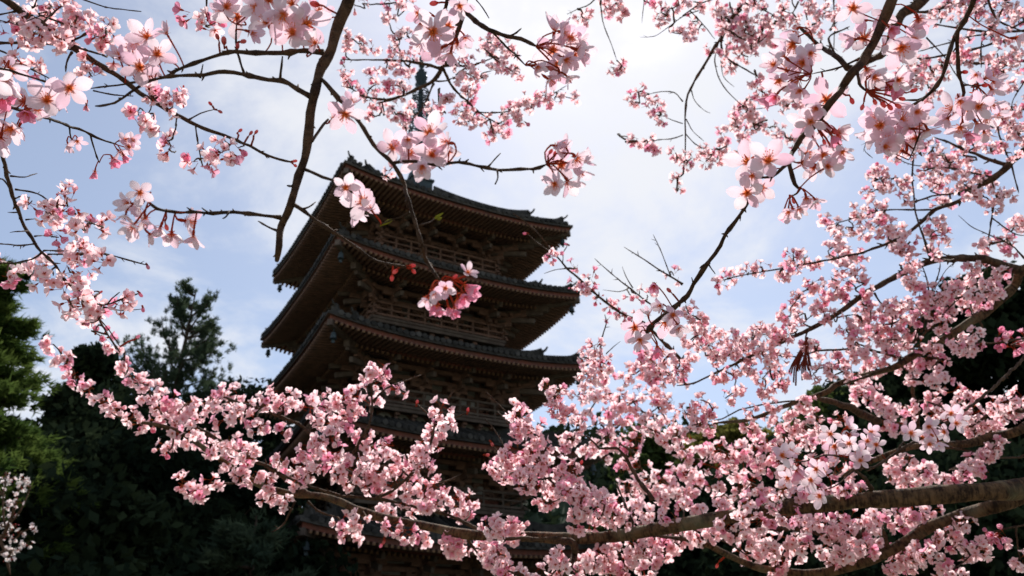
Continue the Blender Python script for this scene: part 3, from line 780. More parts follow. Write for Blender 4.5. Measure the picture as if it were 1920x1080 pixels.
SMALL = [small_flower(200 + i, 1.0) for i in range(7)] + [small_flower(220 + i, .35) for i in range(3)]
SM_MESH = {}
def small_mesh(i, pm):
    if (i, pm.name) not in SM_MESH:
        V, T, R_, M_ = SMALL[i]; SM_MESH[(i, pm.name)] = mesh_tri('blossom', V, T, [pm, M_CALYX], M_, {'rad': R_, 'tint': np.zeros(len(V))})
    return SM_MESH[(i, pm.name)]

# ------------------------------------------------------------------ cherry boughs
def crop(ox, oy, pts): return [(ox + p[0] / 3, oy + p[1] / 3) for p in pts]
def T0(*p): return crop(0, 0, p)
def T1(*p): return crop(640, 0, p)
def T2(*p): return crop(1280, 0, p)
def M0(*p): return crop(0, 360, p)
def M1(*p): return crop(640, 360, p)
def M2(*p): return crop(1280, 360, p)
def B0(*p): return crop(0, 720, p)
def B1(*p): return crop(640, 720, p)
def B2(*p): return crop(1280, 720, p)

def spline(P, step):
    P = np.array(P, float); Q = [P[0]]
    E_ = np.vstack([2 * P[0] - P[1], P, 2 * P[-1] - P[-2]])
    for i in range(1, len(P)):
        p0, p1, p2, p3 = E_[i - 1], E_[i], E_[i + 1], E_[i + 2]; n = max(2, int(np.linalg.norm((p2 - p1)[:3]) / step))
        for j in range(1, n + 1):
            t = j / n; Q.append(.5 * ((2 * p1) + (p2 - p0) * t + (2 * p0 - 5 * p1 + 4 * p2 - p3) * t * t + (3 * p1 - p0 - 3 * p2 + p3) * t ** 3))
    return np.array(Q)

def tube_uv(name, pts, rad, n, material, parent):
    """branch mesh with UVs: u metres along, v round"""
    mb = MB(); mb.tube(pts, rad, n)
    if n >= 14:      # knobbly old bark: swellings, ridges across, cracks
        c_ = np.repeat(np.array(pts), n, axis=0); V_ = np.array(mb.v); rr_ = np.repeat(np.array(rad), n)
        for i in range(len(V_)):
            p_ = Vector(V_[i]); k_ = .10 * mnoise.noise(p_ * 14) + .07 * mnoise.noise(p_ * 38) + .05 * mnoise.noise(p_ * 95)
            V_[i] = c_[i] + (V_[i] - c_[i]) * (1 + k_)
        mb.v = [tuple(q) for q in V_]
    o = mb.build(name, material, parent, smooth=True); me = o.data
    d = np.concatenate([[0], np.cumsum(np.linalg.norm(np.diff(pts, axis=0), axis=1))])
    uvl = me.uv_layers.new(name='UVMap'); K = len(pts); uv = []
    for i in range(K - 1):
        for k in range(n): uv += [d[i], k / n, d[i], (k + 1) / n, d[i + 1], (k + 1) / n, d[i + 1], k / n]
    for k in range(n): uv += [d[0], k / n]
    for k in range(n): uv += [d[-1], k / n]
    uvl.data.foreach_set('uv', np.array(uv, dtype=np.float32))
    return o

class Bough:
    """one flowering bough: traced limbs with real depth, twigs, blossom"""
    def __init__(s, label, depth, group='cherry boughs in flower', pm=None, seed=1):
        s.t = thing('cherry_bough', label, 'branch', (0, 0, 0), 0, group); s.d = depth; s.nodes = []; s.rs = np.random.default_rng(seed)
        s.tw = MB(); s.st = MB(); s.fl = []; s.pm = pm or M_PETAL_S; s.nb = 0
    def near(s, u, v):
        A = np.array(s.nodes); i = np.argmin((A[:, 0] - u) ** 2 + (A[:, 1] - v) ** 2); return A[i]
    def limb(s, px, w0, w1, d0=None, d1=None, ext=None, big=False, wob=1.0, spurs=True, join=True):
        """px: image points from the thick end; w0, w1: thickness in pixels; ext: metres it goes on past the first point"""
        rs = s.rs
        if d0 is None: d0 = s.near(*px[0])[2] if s.nodes and join else s.d
        if d1 is None: d1 = d0 * (1 + rs.uniform(-.04, .07))
        px = np.array(px, float); L_ = np.concatenate([[0], np.cumsum(np.linalg.norm(np.diff(px, axis=0), axis=1))]); f = L_ / L_[-1]
        D = d0 + (d1 - d0) * f
        if len(px) > 2: D[1:-1] += rs.normal(0, .010, len(px) - 2) * s.d
        P3 = np.array([at(p[0], p[1], d) for p, d in zip(px, D)]); Rr = (w0 + (w1 - w0) * f ** .85) / 2 * D / F_PX
        if ext:
            dr = P3[0] - P3[1]; dr /= np.linalg.norm(dr); k = 4
            ex = np.array([P3[0] + dr * ext * q / k + np.array([0, 0, .10 * ext * (q / k) ** 2]) for q in range(k, 0, -1)])
            P3 = np.vstack([ex, P3]); Rr = np.concatenate([Rr[0] * (1 + .35 * np.arange(k, 0, -1) / k), Rr])
        step = max(.006, 9 * s.d / F_PX) if not big else .012
        Q = spline(np.hstack([P3, Rr[:, None]]), step); C = Q[:, :3].copy(); R = np.maximum(Q[:, 3], .0006)
        K = len(C)
        # crooked growth: smooth wander plus swellings at the buds
        wn = rs.normal(size=(K, 3)) * (R[:, None] * ((.30 if w0 < 12 else .16) if not big else .03) * wob); wn[0] = 0
        wn[1:-1] = (wn[:-2] + wn[1:-1] * 2 + wn[2:]) / 3; C += wn
        ph = rs.uniform(0, 6); 
        R = R * (1 + .10 * np.sin(np.arange(K) * 1.7 + ph) + rs.normal(0, .07, K)) if not big else R * (1 + .05 * np.sin(np.arange(K) * .33 + ph) + .04 * np.sin(np.arange(K) * .71 + 2 * ph) + rs.normal(0, .012, K))
        for q in range(0, K, rs.integers(4, 7)): R[q] *= 1.28 if not big else 1.0
        R[-1] *= .6
        if w0 > 12 and not big: R = np.convolve(np.pad(R, 1, mode='edge'), [.25, .5, .25], mode='valid')
        tube_uv('branch', C, R, 18 if big else (8 if w0 > 9 else 6), M_BARK if big else M_TWIG, s.t)
        pu = spline(np.hstack([px, D[:, None], np.zeros((len(px), 1))]), 14)
        for q in pu: s.nodes.append(np.array([q[0], q[1], q[2], 0]))
        if spurs and not big and L_[-1] > 60:
            for q in range(int(L_[-1] / 26)):     # little bud spurs
                i = rs.integers(2, K - 1); a = C[i]; tn = C[i] - C[i - 1]; tn /= np.linalg.norm(tn) + 1e-9
                pr = np.cross(tn, rs.normal(size=3)); pr /= np.linalg.norm(pr); ln = rs.uniform(3, 10) * s.d / F_PX + R[i]
                e = a + (pr * .8 + tn * .7) * ln; rr = min(R[i] * .55, 2.2 * s.d / F_PX)
                s.tw.tube([a, (a + e) / 2, e], [rr, rr * 1.05, rr * .4], 5)
    def twig(s, a, b, r0, r1, sag=.12):
        rs = s.rs; a = np.array(a); b = np.array(b); ln = np.linalg.norm(b - a); n = 7
        off = rs.normal(size=3) * ln * sag; wob = rs.normal(size=(n + 1, 3)) * ln * .012
        pts = [a + (b - a) * t + off * math.sin(math.pi * t) + wob[i] * (0 < i < n) for i, t in enumerate(np.linspace(0, 1, n + 1))]
        s.tw.tube(pts, np.linspace(r0, r1, n + 1), 5)
    def tufts(s, pts, fp, n=(5, 9), R=1.05, dj=.035, dd=0.0, pink=0.12, cam=.55, dup=0):
        """clusters of small blossom at image points; fp: flower width in pixels; joined to the nearest wood by twigs"""
        rs = s.rs; todo = [list(p) for p in pts]; new = []
        nodes = [q for q in s.nodes]
        A = np.array([q[:3] for q in nodes])
        todo += [[p[0] + rs.normal(0, 20), p[1] + rs.normal(0, 18)] for q in range(dup) for p in todo]
        todo = [p for p in todo if not (abs(p[0] - 787) < 15 and 100 < p[1] < 240)]
        todo = np.array(todo, float); left = list(range(len(todo)))
        best = [(lambda dd_: (dd_.min(), int(dd_.argmin())))((A[:, 0] - p[0]) ** 2 + (A[:, 1] - p[1]) ** 2) for p in todo]
        while left:
            j = min(left, key=lambda q: best[q][0]); left.remove(j); u, v = todo[j]; src = A[best[j][1]]
            d = src[2] + rs.normal(0, dj) * s.d + dd * s.d; d = max(d, .35)
            c = at(u, v, d); base = at(src[0], src[1], src[2]); px = d / F_PX
            if np.linalg.norm(c - base) > 6 * px: s.twig(base, c, rs.uniform(1.5, 2.3) * px, 1.0 * px)
            A = np.vstack([A, [u, v, d]]); i_new = len(A) - 1
            for q in left:
                dq = (todo[q][0] - u) ** 2 + (todo[q][1] - v) ** 2
                if dq < best[q][0]: best[q] = (dq, i_new)
            fs = fp * px / 2     # flower radius in metres
            for q in range(rs.integers(*n)):
                dr = rs.normal(size=3); dr /= np.linalg.norm(dr); tocam = CAMP - c; tocam /= np.linalg.norm(tocam)
                if dr @ tocam < 0 and rs.uniform() < cam: dr = dr - 2 * (dr @ tocam) * tocam
                dr[2] -= .12; dr /= np.linalg.norm(dr)
                pos = c + dr * fs * R * rs.uniform(.75, 1.7); face = dr + rs.normal(size=3) * .35; face /= np.linalg.norm(face)
                s.fl.append((pos, face, fs * rs.uniform(.82, 1.15), rs.integers(0, 7) if rs.uniform() > pink * 1.5 else rs.integers(7, 10), rs.uniform() < pink, d))
            if rs.uniform() < .35: 
                for q in range(rs.integers(1, 4)):
                    dr = rs.normal(size=3); dr[2] -= .3; dr /= np.linalg.norm(dr); s.fl.append((c + dr * fs * 1.5, dr, fs * .55, -1, True, d))
        s.nodes += [np.array([*A[i], 0]) for i in range(len(nodes), len(A))]
    def bud(s, u, v, px_, d=None, red=True, dirpx=None):
        rs = s.rs; src = s.near(u, v); d = d or src[2]; c = at(u, v, d); base = at(src[0], src[1], src[2])
        dr = c - base; dr = dr / (np.linalg.norm(dr) + 1e-9) + rs.normal(size=3) * .2 + np.array([0, 0, -.15]); dr /= np.linalg.norm(dr)
        o = link('bud', BUD_R if red else BUD_P, s.t); place(o, c, dr, px_ * d / F_PX / 1.7, rs.uniform(0, 6))
        s.st.tube([base, (base + c) / 2 + np.array([0, 0, 1.5 * d / F_PX]), c - dr * px_ * d / F_PX * .5], [1.9 * d / F_PX] * 3, 5)
    def flower(s, u, v, px_, mode='o', d=None):
        """one big near blossom with its own petals; mode o open to the camera, s seen from the side, p half open and pink"""
        rs = s.rs; src = s.near(u, v); d = d or (src[2] + rs.normal(0, .025) * s.d); c = at(u, v, d)
        tocam = CAMP - c; tocam /= np.linalg.norm(tocam); base = at(src[0], src[1], src[2]); away = c - base; away /= (np.linalg.norm(away) + 1e-9)
        R = px_ * d / F_PX / 2 * 1.0
        if mode == 'o': face = tocam * 1.0 + away * .35 + rs.normal(size=3) * .30
        elif mode == 's': face = away * .9 + tocam * .15 + rs.normal(size=3) * .35 + np.array([0, 0, -.35])
        else: face = away * .6 + np.array([0, 0, -.8]) + rs.normal(size=3) * .2
        face /= np.linalg.norm(face)
        o = link('blossom', CENTRES[rs.integers(0, 4)], s.t); place(o, c - face * R * .1, face, R, rs.uniform(0, 6.28))
        lib = NEAR_PETALS_P if mode == 'p' else NEAR_PETALS
        opn = {'o': rs.uniform(4, 24), 's': rs.uniform(18, 45), 'p': rs.uniform(52, 68)}[mode]
        for k in range(5):
            p = link('petal', lib[rs.integers(0, len(lib))], o)
            tilt = math.radians(opn + rs.normal(0, 7)); M_ = rotz3(2 * math.pi * k / 5 + rs.normal(0, .07)) @ rotx(tilt) * rs.uniform(.9, 1.05)
            mm = Matrix([list(M_[0]) + [0], list(M_[1]) + [0], list(M_[2]) + [0.01 * k - .02], [0, 0, 0, 1]])
            off = M_ @ np.array([0, .055, 0]); mm[0][3] = off[0]; mm[1][3] = off[1]; mm[2][3] += off[2]
            p.matrix_local = mm
        e = c - face * R * .5; mid = (e + base) / 2 - face * R * .35 + np.array([0, 0, .1 * R])
        pts = spline(np.array([base, mid, e]), .004); mb = MB(); mb.tube(pts, [.00062 + .0004 * (i / len(pts)) ** 4 for i in range(len(pts))], 5)
        pd = mb.build('pedicel', M_CALYX, o, smooth=True); pd.matrix_parent_inverse = o.matrix_basis.inverted()
    def done(s):
        if s.tw.v: s.tw.build('twigs', M_TWIG, s.t, smooth=True, kind='stuff')
        if s.st.v: s.st.build('bud_stalks', M_CALYX, s.t, smooth=True, kind='stuff')
        fl = sorted(s.fl, key=lambda q: -q[2] / q[5]); fl = [q for q in fl]
        keep = fl[:300]; rest = fl[300:]
        for (pos, face, R, i, pk, d) in keep:
            if i < 0: o = link('bud', BUD_R if s.rs.uniform() < .5 else BUD_P, s.t); R *= .8
            else: o = link('blossom', small_mesh(int(i), M_PETAL_P if pk else s.pm), s.t)
            place(o, pos, face, R, s.rs.uniform(0, 6.28))
        rest = [q for q in rest if q[3] >= 0]
        if rest:
            Vs, Ts, Rs, Ms, Tn = [], [], [], [], []; o_ = 0
            for (pos, face, R, i, pk, d) in rest:
                V, T, R_, M_ = SMALL[int(i)]; B = np.array(basis(face, s.rs.uniform(0, 6.28)))
                Vs.append((V * R) @ B.T + pos); Ts.append(T + o_); o_ += len(V); Rs.append(R_); Ms.append(np.where(M_ == 0, 2 if pk else 0, 1)); Tn.append(np.full(len(V), s.rs.uniform()))
            me = mesh_tri('blossom_mass', np.concatenate(Vs), np.concatenate(Ts), [s.pm, M_CALYX, M_PETAL_P], np.concatenate(Ms), {'rad': np.concatenate(Rs), 'tint': np.concatenate(Tn)})
            link('blossom_mass', me, s.t, 'stuff')

def basis(face, roll):
    z = np.array(face); x = np.cross(z, (0.3, 0.2, .93)); x /= np.linalg.norm(x); y = np.cross(z, x)
    c, s = math.cos(roll), math.sin(roll); x2 = x * c + y * s; y2 = np.cross(z, x2)
    return np.stack([x2, y2, z], axis=1)
def place(o, pos, face, scale, roll):
    B = basis(face, roll) * scale
    o.matrix_basis = Matrix([[B[0, 0], B[0, 1], B[0, 2], pos[0]], [B[1, 0], B[1, 1], B[1, 2], pos[1]], [B[2, 0], B[2, 1], B[2, 2], pos[2]], [0, 0, 0, 1]])

# ---- far blossom first: the boughs behind, at the top and right
b = Bough('high bough of small pink blossom crossing the pagoda finial at the top', 2.7, seed=41)
b.limb([(905, -60)] + T1((700, -40), (660, 130), (650, 200), (620, 280), (570, 380), (520, 450), (430, 500), (330, 545), (230, 575)), 15, 4, ext=1.2)
b.limb(T1((560, 385), (520, 370), (440, 355), (340, 340), (200, 338), (0, 335)), 7, 2)
b.limb(T1((580, 370), (650, 365), (720, 375), (790, 350), (870, 320)), 6, 2)
b.limb(T1((575, 390), (600, 450), (650, 520), (710, 570), (790, 640), (880, 695)), 6, 2)
b.limb(T1((530, 455), (590, 455), (630, 435)), 4, 2)
b.limb(T1((520, 470), (480, 560), (430, 640), (380, 690)), 4, 2)
b.limb(T1((330, 545), (250, 560), (120, 540), (60, 500), (0, 485)), 5, 2)
b.limb(T1((760, 630), (860, 632), (960, 622), (1040, 580)), 3, 2)
b.limb(T1((1040, 580), (1120, 540), (1200, 520), (1270, 480)), 3, 1.5)
b.limb(T1((1210, 520), (1260, 545), (1310, 555)), 2.5, 1.5)
b.tufts(T1((60, 20), (120, 20), (270, 20), (340, 20), (260, 80), (270, 110), (380, 30), (20, 200), (60, 220), (100, 250), (40, 270), (20, 380), (110, 265),
   (300, 190), (330, 220), (370, 200), (300, 260), (340, 300), (370, 330), (430, 260), (300, 340), (170, 270), (820, 220), (800, 270), (870, 270), (900, 230), (940, 270), (850, 300), (900, 330), (960, 310), (840, 240),
   (160, 440), (200, 470), (240, 400), (150, 510), (130, 540), (180, 570), (210, 580), (270, 500), (330, 490), (370, 480), (350, 530), (290, 480), (30, 450), (60, 480), (310, 390), (350, 390), (390, 380),
   (680, 370), (720, 350), (770, 360), (700, 410), (650, 430), (740, 430), (800, 440), (840, 400), (930, 380), (890, 360), (960, 400), (1000, 410), (730, 480), (710, 520), (730, 540), (590, 540), (560, 580), (600, 560), (550, 600),
   (480, 600), (510, 610), (450, 620), (530, 640), (300, 620), (340, 640), (370, 660), (390, 600), (350, 680), (310, 650), (170, 640), (230, 610), (270, 960), (670, 630), (700, 620), (740, 650), (720, 680), (660, 650),
   (820, 740), (860, 760), (840, 710), (880, 740), (800, 690), (900, 640), (950, 620), (980, 640), (1010, 670), (920, 680), (1000, 600), (1050, 560), (1040, 600), (1080, 560), (940, 740), (980, 600), (1120, 560), (1160, 580), (1200, 560), (1210, 540), (1150, 540), (1310, 550)), 17, (4, 8))
b.done()

b = Bough('weeping strands of tiny pink blossom hanging at the upper right of the finial', 2.8, seed=42)
b.limb([(1405, -50)] + T2((340, 0), (270, 110), (215, 210), (190, 255), (100, 400), (45, 500), (20, 570), (15, 700), (15, 850), (5, 960)), 9, 1.5, ext=1.2)
b.limb(T2((260, 110), (230, 200), (220, 270), (250, 330), (310, 365), (420, 430)), 5, 2)
b.limb(T2((200, 240), (180, 330), (200, 430), (250, 510), (310, 570), (370, 610), (440, 610), (520, 590)), 2.5, 1.2)
b.limb(T2((215, 340), (230, 430), (290, 490)), 2, 1)
b.limb(T2((50, 510), (70, 570), (120, 620), (155, 635)), 2, 1)
b.limb(T2((20, 670), (60, 740), (120, 795)), 2, 1)
b.limb(T2((15, 750), (70, 810), (140, 840), (190, 835)), 2, 1.2)
b.limb(T1((1460, -60), (1462, 60), (1480, 150), (1520, 250), (1550, 340)), 2.5, 1.2, d0=2.6, ext=.8, join=False)
b.limb(T1((1470, -60), (1400, 20), (1330, 50), (1270, 80)), 3, 1.2, d0=2.6, join=False)
b.limb(T1((1705, -40), (1700, 40), (1690, 130)), 2, 1, d0=2.7, ext=.6, join=False)
b.limb([(1310, 20)] + T1((1920, 95), (1830, 160), (1760, 205), (1680, 208)), 2.5, 1, d0=2.7, join=False)
b.limb(T1((1920, 570), (1870, 520), (1800, 515), (1730, 530)), 2.5, 1.2)
b.limb(T1((1920, 695), (1860, 675), (1800, 645)), 2, 1.2)
b.limb(T1((1920, 760), (1860, 780), (1790, 785), (1700, 800), (1620, 785)), 2.5, 1.2)
b.limb(T2((0, 90), (100, 20), (160, 0), (200, -30)), 3, 2, join=False, d0=2.6)
b.limb(T2((40, 60), (110, 130), (180, 220)), 2.5, 1.5, join=False, d0=2.7)
b.limb(T2((330, 10), (420, 40), (520, 90), (570, 110)), 4, 2)
b.limb(T2((850, -30), (855, 120), (850, 290)), 3, 1.5, join=False, d0=2.7, ext=.5)
b.limb(T2((690, 60), (720, 190), (760, 250)), 2.5, 1.2, join=False, d0=2.7)
b.limb(T2((650, 10), (620, 70), (560, 60)), 2.5, 1.2, join=False, d0=2.7)
b.tufts(T1((1480, 20), (1520, 40), (1560, 20), (1600, 60), (1590, 90), (1500, 50), (1740, 20), (1800, 60), (1850, 40), (1900, 30), (1790, 110), (1830, 90), (1900, 190), (1550, 390), (1520, 380), (1580, 370), (1350, 90), (1390, 110),
   (1670, 520), (1620, 570), (1680, 580), (1740, 560), (1780, 590), (1770, 630), (1790, 660), (1660, 790), (1630, 780), (1740, 770), (1720, 830), (1760, 840), (1880, 860), (1900, 880), (1890, 1000), (1900, 1050)), 17, (4, 8))
b.tufts(T2((60, 10), (120, 40), (180, 60), (220, 100), (260, 150), (300, 120), (340, 200), (280, 220), (210, 310), (250, 300), (330, 300), (380, 250), (400, 180), (440, 60), (380, 40), (480, 230), (500, 180), (480, 130), (560, 30), (580, 120), (640, 110), (700, 60), (720, 140), (760, 100), (820, 40), (330, 90), (430, 130), (370, 320), (300, 170), (350, 140), (410, 220), (450, 170), (280, 90),
   (30, 180), (30, 205), (10, 20), (300, 660), (340, 600), (400, 560), (380, 650), (430, 660), (290, 640), (330, 760), (400, 700), (490, 720), (200, 840), (240, 810), (140, 870), (130, 910), (420, 490), (450, 520), (560, 560), (590, 600), (50, 890), (640, 770), (620, 790)), 16, (5, 9), dup=1)
b.done()

b = Bough('tangle of dark limbs and small pink blossom across the upper right corner', 2.5, seed=43)
b.limb([(1790, -90)] + T2((1400, -60), (1310, 30), (1215, 105), (1130, 300), (1060, 330), (950, 390), (870, 320), (760, 250), (650, 145)), 27, 5, ext=1.2)
b.limb(T2((960, 380), (900, 350), (820, 220), (940, 150)), 6, 2.5)
b.limb([(1960, -20)] + T2((1790, -30), (1560, 10), (1400, 60), (1300, 65)), 9, 5, ext=1.2, join=False, d0=2.4)
b.limb([(1960, 62)] + T2((1930, 175), (1700, 180), (1500, 150), (1390, 130)), 7, 3, ext=1.2, join=False, d0=2.4)
b.limb([(1960, 110)] + T2((1920, 345), (1700, 355), (1560, 355), (1440, 350)), 7, 3.5, ext=1.2, join=False, d0=2.5)
b.limb([(1960, 55)] + T2((1860, 210), (1700, 260), (1550, 295), (1380, 325), (1250, 330)), 6, 3, ext=1.2, join=False, d0=2.45)
b.limb(T2((1830, -30), (1760, 130), (1700, 190), (1680, 260), (1680, 380)), 4.5, 2, join=False, d0=2.4, ext=.8)
b.limb(T2((1710, -30), (1740, 60), (1780, 120), (1870, 160), (1920, 175)), 5, 2.5, join=False, d0=2.4, ext=.8)
b.limb(T2((1370, 210), (1480, 330), (1560, 450), (1640, 490)), 3, 1.5, join=False, d0=2.5)
b.limb(T2((1920, 460), (1860, 560), (1850, 600)), 3, 1.5, join=False, d0=2.5)
b.limb(T2((1920, 120), (1800, 180), (1640, 200), (1500, 240), (1320, 290)), 4, 2, join=False, d0=2.5)
b.limb([(1965, 268)] + T2((1920, 845), (1830, 935), (1740, 1010), (1640, 1060), (1560, 1090)) + M2((1640, 5), (1530, 60), (1420, 100), (1340, 170), (1260, 235)), 14, 6, ext=1.3, join=False, d0=2.4)
b.limb(T2((1830, 930), (1700, 890), (1600, 850), (1500, 800), (1410, 775)), 8, 3)
b.limb(T2((1760, 660), (1780, 760), (1820, 860), (1850, 930)), 3.5, 2, join=False, d0=2.4)
b.limb(T2((1740, 1000), (1600, 965), (1450, 940), (1300, 930), (1210, 890), (1170, 850)), 4, 1.5)
b.limb(T2((1330, 770), (1300, 870), (1290, 1000), (1300, 1085)) + M2((1305, 100), (1345, 230), (1400, 350)), 3.5, 2.5, join=False, d0=2.4)
b.limb(T2((1300, 1015), (1220, 1010), (1150, 1000)), 3, 1.5)
b.limb(T2((1850, 930), (1870, 1000), (1890, 1085)), 3.5, 2)
b.limb(T2((980, 775), (1040, 775), (1020, 840), (1070, 890)), 2, 1.2, join=False, d0=2.5)
b.limb(M2((1250, 235), (1180, 275), (1010, 340), (800, 385), (500, 440), (330, 470), (210, 500)), 6, 2)
b.limb(M2((1420, 100), (1270, 100), (1130, 105), (950, 150), (850, 180)), 3.5, 1.8)
b.limb(M2((1310, 55), (1400, 25), (1500, 10), (1640, 5)), 4, 2)
b.limb(M2((1920, 370), (1850, 300), (1700, 230), (1620, 190), (1550, 130)), 3.5, 1.2, join=False, d0=2.3, ext=.8)
b.limb(M2((1750, 60), (1730, 200), (1710, 330), (1715, 460)), 3.5, 1.6, join=False, d0=2.3)
b.limb(M2((1745, 150), (1810, 200), (1880, 240), (1925, 245)), 3, 2)
b.tufts(T2((1250, 430), (1310, 470), (1370, 440), (1300, 400), (1380, 560), (1350, 350), (1390, 370), (1470, 430), (1460, 370), (1410, 100), (1460, 60), (1500, 30), (1580, 80), (1650, 60), (1700, 40), (1760, 60), (1680, 110), (1740, 220), (1800, 200), (1640, 300), (1700, 320), (1850, 340), (1900, 370), (1870, 330), (1880, 480), (1830, 480), (1900, 60), (1850, 30), (1600, 340), (1560, 300), (1540, 130), (1620, 20), (1790, 30), (1890, 110),
   (1840, 600), (1870, 640), (1800, 680), (1850, 720), (1900, 700), (1740, 720), (1700, 760), (1640, 820), (1740, 830), (1800, 800), (1850, 860), (1890, 760), (1340, 840), (1400, 830), (1470, 860), (1430, 920), (1360, 960), (1470, 980), (1540, 900), (1600, 910), (1640, 990), (1560, 970), (1580, 1040), (1700, 1010), (1640, 1060), (1750, 1060), (1420, 1030), (1370, 1040), (1560, 830), (1500, 920),
   (1100, 960), (1070, 980), (1120, 1010), (1080, 1060), (1210, 1040), (1240, 1060), (1140, 1050)), 16, (5, 9), dup=1)
b.tufts(M2((200, 520), (260, 480), (370, 450), (440, 420), (560, 440), (620, 400), (740, 390), (560, 470), (620, 350), (680, 370), (800, 160), (860, 190), (980, 100), (1080, 90), (1140, 100), (960, 200), (1080, 200), (1160, 190), (1240, 220), (1020, 240), (1100, 150), (1160, 240), (1010, 150),
   (880, 240), (880, 300), (930, 340), (860, 370), (990, 350), (940, 420), (880, 420), (980, 440), (830, 320), (1200, 270), (1280, 280), (1240, 330), (1200, 350), (1440, 170), (1460, 240), (1420, 220), (1480, 250), (1680, 300), (1730, 300), (1810, 280), (1840, 310), (1870, 190), (1900, 180),
   (1450, 70), (1500, 40), (1620, 10), (1700, 30), (1760, 20), (1820, 10)), 19, (6, 10))
b.done()

b = Bough('long arching bough with a forked crook at the right edge, thick with pink blossom', 2.15, seed=44)
b.limb([(2020, 470)] + M2((1990, 410), (1900, 450), (1870, 520), (1800, 590), (1700, 680), (1600, 740), (1450, 840), (1280, 930), (1180, 990), (1000, 1040), (860, 1085)) + B2((820, 40), (700, 85), (560, 130), (450, 175), (350, 205), (200, 218)), 21, 6, ext=1.5, big=True)
b.limb(M2((1890, 440), (1800, 410), (1700, 380), (1600, 372), (1480, 378), (1400, 385), (1250, 450), (1080, 540), (1000, 590), (900, 665), (820, 715), (700, 780), (620, 815), (480, 880)), 16, 6, wob=.6)
b.limb(M2((500, 875), (400, 915), (300, 965), (200, 1010), (60, 1075), (-30, 1090)), 7, 3)
b.limb(M2((1400, 385), (1370, 300), (1330, 180)), 5, 3)
b.limb(M2((1300, 840), (1370, 780), (1385, 600), (1370, 480), (1330, 380)), 5, 2)
b.limb(M2((1340, 790), (1400, 560), (1440, 460), (1450, 400)), 4, 2)
b.limb(M2((1300, 850), (1340, 700), (1300, 620)), 3.5, 2)
b.limb(M2((1230, 935), (1100, 900), (1000, 880), (880, 885), (750, 895), (650, 930), (540, 905)), 6, 2)
b.limb(M2((820, 715), (700, 790), (690, 850), (640, 930), (600, 1000)), 4, 2)
b.limb(M2((740, 765), (680, 740), (720, 700)), 4, 2)
b.limb(M2((1080, 570), (1110, 620), (1160, 650)), 4, 2)
b.limb(M2((1020, 580), (970, 545), (1020, 515)), 4, 2)
b.limb(M2((870, 705), (960, 690), (1000, 700)), 3, 1.5)
b.limb(M2((1180, 740), (1280, 690), (1360, 610), (1420, 540), (1480, 440), (1540, 390)), 2.5, 1.2, join=False)
b.limb(M2((200, 1010), (170, 960), (170, 950)), 3, 2)
b.limb(M2((1380, 780), (1500, 650), (1600, 570), (1700, 560), (1800, 565)), 3, 1.5)
b.limb(M2((1170, 990), (1020, 1040), (900, 1085)), 5, 3)
br = MB()               # the hanging broom of red stalks
for i in range(12):
    d_ = 2.05 + .03 * b.rs.normal(); e_ = 1480 + 44 * i / 11; L0_ = 706 + b.rs.uniform(-14, 18)
    q_ = [at(1514 + b.rs.normal(0, 2), 632 + 6 * (i % 3), d_), at(1508 + (e_ - 1500) * .35 + b.rs.normal(0, 2), 660, d_), at(1503 + (e_ - 1503) * .8, 685, d_), at(e_, L0_, d_)]
    br.tube(spline(np.array(q_), .012), 1.6 * d_ / F_PX, 5)
br.build('hanging_stalks', M_STALK, b.t, smooth=True, kind='stuff')
b.tufts(M2((740, 510), (700, 550), (650, 600), (840, 490), (860, 560), (900, 590), (930, 500), (990, 470), (820, 560), (600, 660), (650, 700), (580, 700), (780, 620), (740, 660), (800, 680), (850, 710), (1380, 340), (1450, 340), (1270, 390), (1290, 420), (1640, 420), (1680, 420),
   (1260, 470), (1290, 520), (1340, 560), (1400, 600), (1430, 540), (1500, 540), (1560, 520), (1620, 490), (1700, 500), (1790, 470), (1800, 440), (1740, 520), (1640, 570), (1560, 600), (1480, 640), (1620, 650), (1700, 630), (1760, 570), (1540, 560), (1680, 560), (1600, 530), (1440, 600),
   (1030, 560), (1020, 640), (980, 700), (1060, 660), (1120, 680), (1170, 650), (1220, 620), (1260, 640), (1200, 720), (1130, 740), (1230, 690), (1170, 700), (1060, 720), (920, 780), (980, 800), (1040, 780), (1080, 830), (1130, 830), (1000, 730), (940, 750), (1100, 780), (1180, 780), (1200, 840), (1260, 830), (1240, 880), (1160, 850),
   (1200, 800), (1260, 770), (1330, 720), (1400, 680), (1460, 700), (1360, 640), (1430, 760), (1480, 740), (1500, 690), (1320, 650),
   (20, 640), (40, 690), (60, 760), (30, 840), (130, 770), (180, 820), (200, 900), (260, 860), (300, 820), (340, 900), (420, 860), (470, 800), (400, 800), (530, 780), (560, 830), (380, 930), (240, 930), (600, 800), (500, 880), (180, 940), (100, 720), (150, 860), (320, 860), (450, 900), (600, 760), (90, 800), (100, 860), (280, 900), (430, 770), (360, 830), (220, 780),
   (0, 1000), (40, 940), (200, 1050), (260, 1020), (390, 980), (450, 1050), (520, 1000), (480, 950), (560, 930), (330, 1000), (560, 1050),
   (700, 850), (760, 920), (730, 870), (860, 930), (800, 980), (740, 1030), (840, 1020), (880, 960), (960, 930), (1000, 1000), (960, 1060), (1060, 960), (1130, 930), (1160, 900), (1040, 900), (960, 870), (900, 1010), (1090, 1000),
   (1240, 990), (1290, 960), (1380, 930), (1420, 880), (1340, 860), (1440, 1010), (1380, 1040), (1350, 980), (1440, 950), (1410, 1060), (1480, 1060), (1300, 1040), (1520, 870), (1560, 820), (1640, 800), (1600, 900), (1650, 850), (1560, 880), (1600, 850)), 18, (7, 11), cam=.62)
b.tufts(M2((1780, 850), (1850, 860), (1900, 830)), 24, (6, 9), pink=.8)
